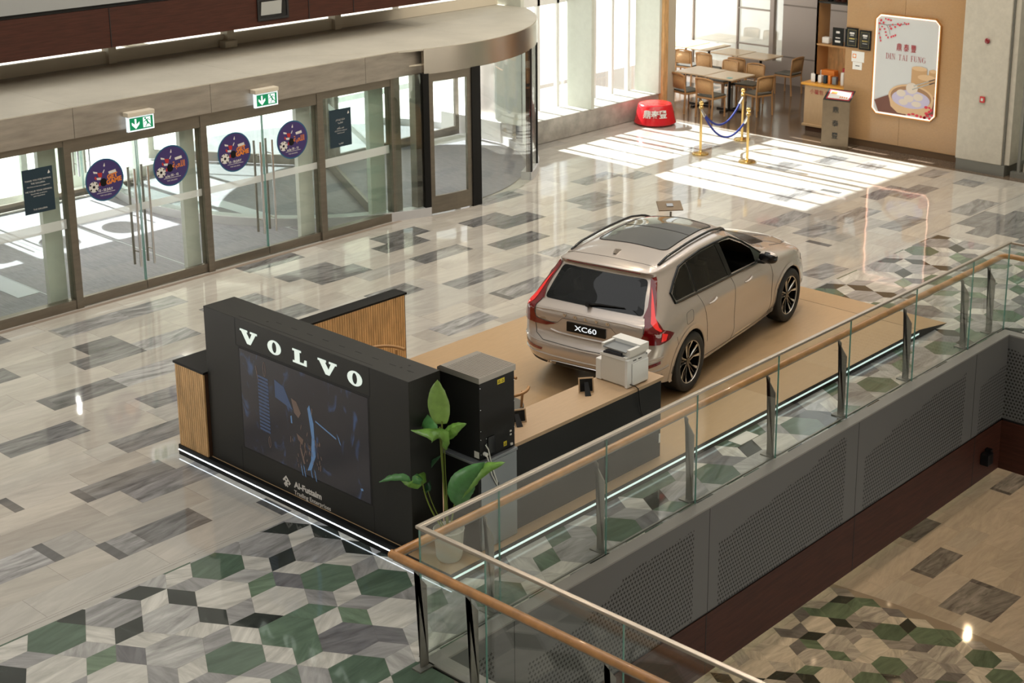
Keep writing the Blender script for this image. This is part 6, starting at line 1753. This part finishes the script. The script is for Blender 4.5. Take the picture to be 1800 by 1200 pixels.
# bronze menu stand
t = thing('menu_stand', 'bent bronze menu stand with pierced characters before the wood wall', 'menu stand', (24.35, 14.9, 0))
ca_, sa_ = Vector((.16, -.985, 0)), Vector((.985, .16, 0))
P0 = Vector((24.30, 15.15, 0))
MB().prism([P0, P0+ca_*.545, P0+ca_*.545+Vector((0, 0, .90)), P0+Vector((0, 0, .90))], sa_*.008).build('front_sheet', m_bronze, t)
MB().prism([P0+Vector((0, 0, .90)), P0+ca_*.545+Vector((0, 0, .90)), P0+ca_*.545+Vector((0, 0, 1.07))+sa_*.27, P0+Vector((0, 0, 1.07))+sa_*.27], (0, 0, -.006)).build('sloping_top', m_dark, t)
q = Vector((0, 0, .17))+sa_*.27
def tp(u, v, e=.002): return P0+ca_*(.545*u)+Vector((0, 0, .90))+q*v+Vector((0, 0, e))
MB().poly([tp(.08, .1), tp(.95, .1), tp(.95, .92), tp(.08, .92)]).build('menu_card', m_redp, t)
MB().poly([tp(.13, .18, .004), tp(.9, .18, .004), tp(.9, .84, .004), tp(.13, .84, .004)]).build('menu_sheet', m_white, t)
mb = MB()
for k in range(4): mb.poly([tp(.55+.08*k, .25, .006), tp(.59+.08*k, .25, .006), tp(.59+.08*k, .38, .006), tp(.55+.08*k, .38, .006)])
mb.poly([tp(.18, .55, .006), tp(.4, .55, .006), tp(.4, .75, .006), tp(.18, .75, .006)])
mb.build('menu_pictures', m_orange, t)
B(24.31, 24.75, 14.60, 15.14, 0, .012).build('foot_sheet', m_bronze, t)
for ch, z in (('鼎', .72), ('泰', .46), ('豐', .22)):
    text(ch, .13, P0+ca_*.27+Vector((0, 0, z))-sa_*.003, ca_, (0, 0, 1), 'pierced_character', m_dark, t, .002, bold=.002)

# red round display stand (the figure that stood on it is left out)
t = thing('display_stand', 'glossy red round display stand with pale characters by the stone plinth', 'stand', (23.72, 18.72, 0))
MB().lathe((23.72, 18.72, 0), [(0, .02), (.40, .02), (.43, .05), (.41, .12), (.345, .40), (.325, .425), (.28, .43), (0, .43)], 48).build('drum', m_red, t, smooth=True)
mb = MB()
for a in range(0, 360, 60): mb.cyl((23.72+.3*math.cos(math.radians(a)), 18.72+.3*math.sin(math.radians(a))), .03, 0, .03, 10)
mb.build('foot', m_black, t)
base_a = math.atan2(-18.72, -23.72)
for ch, da in (('鼎', -.42), ('泰', 0), ('豐', .42)):
    a = base_a+da
    n = Vector((math.cos(a), math.sin(a), 0)); u = Vector((-n.y, n.x, 0)); w = Vector((-n.x*.22, -n.y*.22, 1)).normalized()
    text(ch, .17, Vector((23.72, 18.72, .25))+n*.388, u, w, 'stand_character', m_print, t, .02, bold=.003)

# rope barrier
ST = [(22.22, 16.45), (23.69, 16.55), (22.30, 15.45)]
names = ['brass rope post nearest the red stand', 'brass rope post farthest from the camera beside the terrazzo', 'brass rope post nearest the poster wall side']
for (x, y), lab in zip(ST, names):
    t = thing('rope_post', lab, 'rope post', (x, y, 0), 'brass rope posts')
    MB().lathe((x, y, 0), [(0, 0), (.155, 0), (.16, .012), (.15, .03), (.05, .045), (.03, .06), (.022, .07)], 36).build('base', m_brass, t, smooth=True)
    MB().cyl((x, y), .024, .05, .88, 20).build('pole', m_brass, t, smooth=True)
    MB().lathe((x, y, .86), [(.024, 0), (.042, .01), (.042, .05), (.03, .06), (.02, .07), (.035, .085), (.045, .11), (.038, .14), (.02, .155), (0, .158)], 24).build('finial', m_brass, t, smooth=True)
def rope(a, b, sag, lab):
    P = []
    for k in range(25):
        q = k/24
        P.append((a[0]+(b[0]-a[0])*q, a[1]+(b[1]-a[1])*q, .86-sag*(1-(2*q-1)**2)))
    t = thing('barrier_rope', lab, 'rope', (a[0], a[1], .86), 'blue ropes between the brass posts')
    MB().tube(P[1:-1], .019, 10).build('cord', m_rope, t, smooth=True)
    MB().tube(P[:3], .024, 10).tube(P[-3:], .024, 10).build('end_hook', m_chrome, t, smooth=True)
rope(ST[0], ST[1], .42, 'blue rope hanging between the left and the far brass post')
rope(ST[0], ST[2], .46, 'blue rope hanging in a deep loop between the two near brass posts')

# dining furniture
def dtable(x0, x1, y0, y1, lab):
    t = thing('dining_table', lab, 'table', ((x0+x1)/2, (y0+y1)/2, 0), 'restaurant dining tables')
    B(x0, x1, y0, y1, .72, .75).build('table_top', m_table, t, bevel=.008)
    cx, cy = (x0+x1)/2, (y0+y1)/2
    MB().tube([(cx, cy, .02), (cx, cy, .72)], .03, 10).build('pedestal', m_black, t)
    MB().box(cx-.30, cx+.30, cy-.03, cy+.03, 0, .03).box(cx-.03, cx+.03, cy-.30, cy+.30, 0, .03).build('foot', m_black, t)
dtable(25.38, 26.22, 18.75, 19.53, 'dining table behind the red stand, left half of the nearest pair')
dtable(25.36, 26.18, 18.00, 18.72, 'dining table with a blue card, right half of the nearest pair')
dtable(27.8, 28.55, 19.62, 20.38, 'dining table left of the two by the grey wall')
dtable(27.78, 28.5, 18.85, 19.58, 'dining table right of the two by the grey wall')
dtable(27.9, 28.85, 20.55, 21.10, 'rearmost dining table, right part')
dtable(27.9, 28.85, 21.15, 21.85, 'rearmost dining table, left part by the window')
tag(B(25.45, 25.55, 18.12, 18.22, .75, .757).build('table_card', mat('cyan_card', (.2, .5, .5), .5)), 'small cyan card on the nearest table corner', 'card')
def make_chair():
    t = thing('dining_chair', '', 'chair', (0, 0, 0), 'oak and cane dining chairs', local=True)
    B(-.22, .22, -.22, .22, .44, .475).build('seat', m_seat, t, bevel=.015)
    B(-.225, .225, -.225, .225, .40, .44).build('seat_frame', m_chairw, t, bevel=.01)
    for sx in (-1, 1):
        MB().tube([(sx*.20, .20, 0), (sx*.20, .20, .42)], .018, 8).build('leg', m_chairw, t, smooth=True)
        MB().tube([(sx*.21, -.24, 0), (sx*.21, -.21, .44), (sx*.215, -.25, .80)], .019, 8).build('leg', m_chairw, t, smooth=True)
    pts = [(.215*math.cos(a), -.25-.05*math.sin(a), .80+.04*math.sin(a)) for a in [PI*k/10 for k in range(11)]]
    MB().tube(pts, .02, 8).build('top_rail', m_chairw, t, smooth=True)
    v = []; f = []
    for i in range(9):
        xx = -.20+.05*i
        for z in (.52, .81): v.append((xx, -.235-.04*math.sin(PI*i/8)-(z-.52)*.05, z))
    for i in range(8): f.append((2*i, 2*i+2, 2*i+3, 2*i+1))
    o = MB().add(v, f).build('cane_back', m_cane, t, smooth=True)
    o.modifiers.new('s', 'SOLIDIFY').thickness = .008
    return t
proto = make_chair()
spots = [(25.12, 18.98, 75, 'cane chair at the near table, just right of the red stand'), (25.02, 18.28, 88, 'cane chair with its back to the rope posts at the near table corner'), (25.85, 17.70, 165, 'cane chair at the right hand end of the near table'), (26.55, 19.1, -95, 'cane chair on the far side of the near left table'), (26.55, 18.4, -85, 'cane chair on the far side of the table with the blue card'),
 (27.45, 20.1, 88, 'cane chair at the wall tables, left one on the near side'), (27.42, 19.2, 92, 'cane chair at the wall tables, right one on the near side'), (27.45, 21.3, 85, 'cane chair at the rearmost table, near side'), (27.5, 20.75, 95, 'cane chair between the rearmost table and the wall tables'), (28.1, 18.45, 180, 'cane chair at the right end of the wall tables')]
for i, (x, y, a, lab) in enumerate(spots):
    if i == 0: c = proto
    else:
        c = proto.copy(); S.collection.objects.link(c)
        for ch in list(proto.children):
            d = ch.copy(); S.collection.objects.link(d); d.parent = c
    c.location = (x, y, 0); c.rotation_euler = (0, 0, math.radians(a-180)); c['label'] = lab
# back wall with two window openings and wall grooves
GXW = 28.95
mb = MB().box(GXW, GXW+.15, 14.5, 19.20, 0, 5.3).box(GXW, GXW+.15, 19.20, 20.45, 0, .50).box(GXW, GXW+.15, 19.20, 20.45, 2.1, 5.3).box(GXW, GXW+.15, 19.45, 19.56, .5, 2.1)
struct('wall_far', mb, m_greyrest, 'grey brown restaurant wall with two window openings', 'wall')
mb = MB()
for z in (.62, 1.80): mb.box(GXW-.006, GXW, 14.5, 19.2, z, z+.03)
struct('trim_37', mb, mat('groove_brown', (.18, .15, .125), .6), 'horizontal grooves in the grey brown wall', 'groove')
t = thing('window_11', 'bright window openings in the grey brown wall', 'window', (GXW, 19.8, .5), kind='structure')
B(GXW+.05, GXW+.06, 19.2, 20.45, .5, 2.1).build('glass_pane', m_glass, t)
MB().box(GXW-.01, GXW+.04, 19.56, 20.45, .80, .83).box(GXW-.01, GXW+.04, 19.56, 20.45, 1.62, 1.65).box(GXW-.01, GXW+.05, 20.43, 20.47, 0, 5.3).build('glazing_bar', m_greyrest, t)
struct('wall_far', B(GXW+1.6, GXW+1.7, 12, 23, 0, 5.3), m_ground, 'pale wall outside the restaurant windows', 'wall')
t = thing('window_12', 'large bright glazing behind the rearmost tables', 'window', (GXW, 21.6, 0), kind='structure')
B(GXW+.05, GXW+.06, 20.47, 23.0, 0, 5.3).build('glass_pane', m_glass, t)
B(GXW-.01, GXW+.05, 21.72, 21.76, 0, 5.3).build('glazing_bar', m_greyrest, t)
struct('trim_38', B(24.45, 24.60, 19.10, 19.75, 0, 5.3), m_slat, 'tall orange wood post at the restaurant corner', 'post')
struct('trim_39', B(24.68, 24.98, 19.2, 19.9, 0, 5.3), m_beige, 'beige pier end beside the orange wood post', 'post')
t = thing('switch_plate', 'small white switch plate on the orange wood post', 'switch', (24.45, 19.2, 1.7))
B(24.44, 24.449, 19.16, 19.22, 1.62, 1.72).build('plate', m_white, t)
# diners' clutter: coat on a chair
# hanging lantern, only its underside enters the picture at the top
t = thing('pendant_lamp', 'wide brown and red ceiling lantern cut off by the top of the picture', 'lamp', (27.0, 17.9, 2.55))
MB().lathe((26.6, 17.85, 2.5), [(0, 0), (.35, .02), (.5, .10), (.52, .25), (.35, .35)], 36).build('shade', m_bronze, t, smooth=True)
MB().lathe((26.6, 17.85, 2.49), [(.12, -.004), (.26, .0), (.26, .004), (.12, .0)], 24).build('red_ring', m_lampb, t)
MB().tube([(26.6, 17.85, 2.8), (26.6, 17.85, 5.3)], .01, 6).build('cable', m_black, t)
struct('wall_restaurant', B(24.5, 29.0, 23.0, 23.15, 2.6, 5.4), m_beige, 'added unseen wall high at the back, keeping sun off the restaurant floor')  # added out of view to block sun on the terrazzo
struct('ceiling', B(24.9, 30.5, 12.0, 23.2, 5.3, 5.4), m_beige, 'restaurant ceiling', 'ceiling')  # carried back to the added wall to keep the sun out

# ================================================================ HALL SHELL ABOVE AND BEHIND THE CAMERA
struct('wall_left', B(-3.2, -3, -6, 20, ZL, 14), m_lime, 'plain stone wall at the left end of the hall')
struct('wall_right', B(30.5, 30.7, -6, 12, ZL, 14), m_lime, 'plain stone wall at the right end of the hall')
struct('wall_back', B(-3, 30.5, -6.2, -6, ZL, 20), m_lime, 'plain stone wall behind the camera')  # unseen, raised higher to cut sky light on the fascia
struct('ceiling', B(-3, 30.5, -6, 6.2, 9.4, 9.6), m_beige, 'flat unseen ceiling on the camera side, added to dim the fascia and lower floor', 'ceiling')  # added out of view to hold sky light off fascia and lower floor
# warm downlights over the hall and lower storey; added fill in vestibule and drum
def lamp(x, y, z, w, r, col, n):
    l = bpy.data.lights.new('downlight_or_fill', 'AREA'); l.shape = 'DISK'; l.size = r; l.energy = w; l.color = col
    o = bpy.data.objects.new('downlight_or_fill', l); S.collection.objects.link(o); o.location = (x, y, z-.012)
m_down = mat('downlight_trim', (.6, .58, .55), .4)
for x in (13.5, 16.2, 18.9, 21.6, 24.3):
    for y in (8.8, 11.4):
        lamp(x, y, -1.84, 15, .09, (1, .70, .42), 0)
for x in (10.9, 13.0): lamp(x, 19.6, 2.36, 40, .3, (1, .95, .88), 0)  # added fill lamps that brighten the vestibule
lamp(16.9, 19.4, 2.40, 45, .3, (1, .95, .88), 0)  # added fill lamp that brightens the drum interior
for (x, y) in ((9.5, 11.0), (13.5, 9.0), (13.5, 13.5), (17.5, 11.5), (17.5, 15.0), (21, 10), (21, 14)):
    lamp(x, y, 9.0, 60, .14, (1, .80, .55), 0)
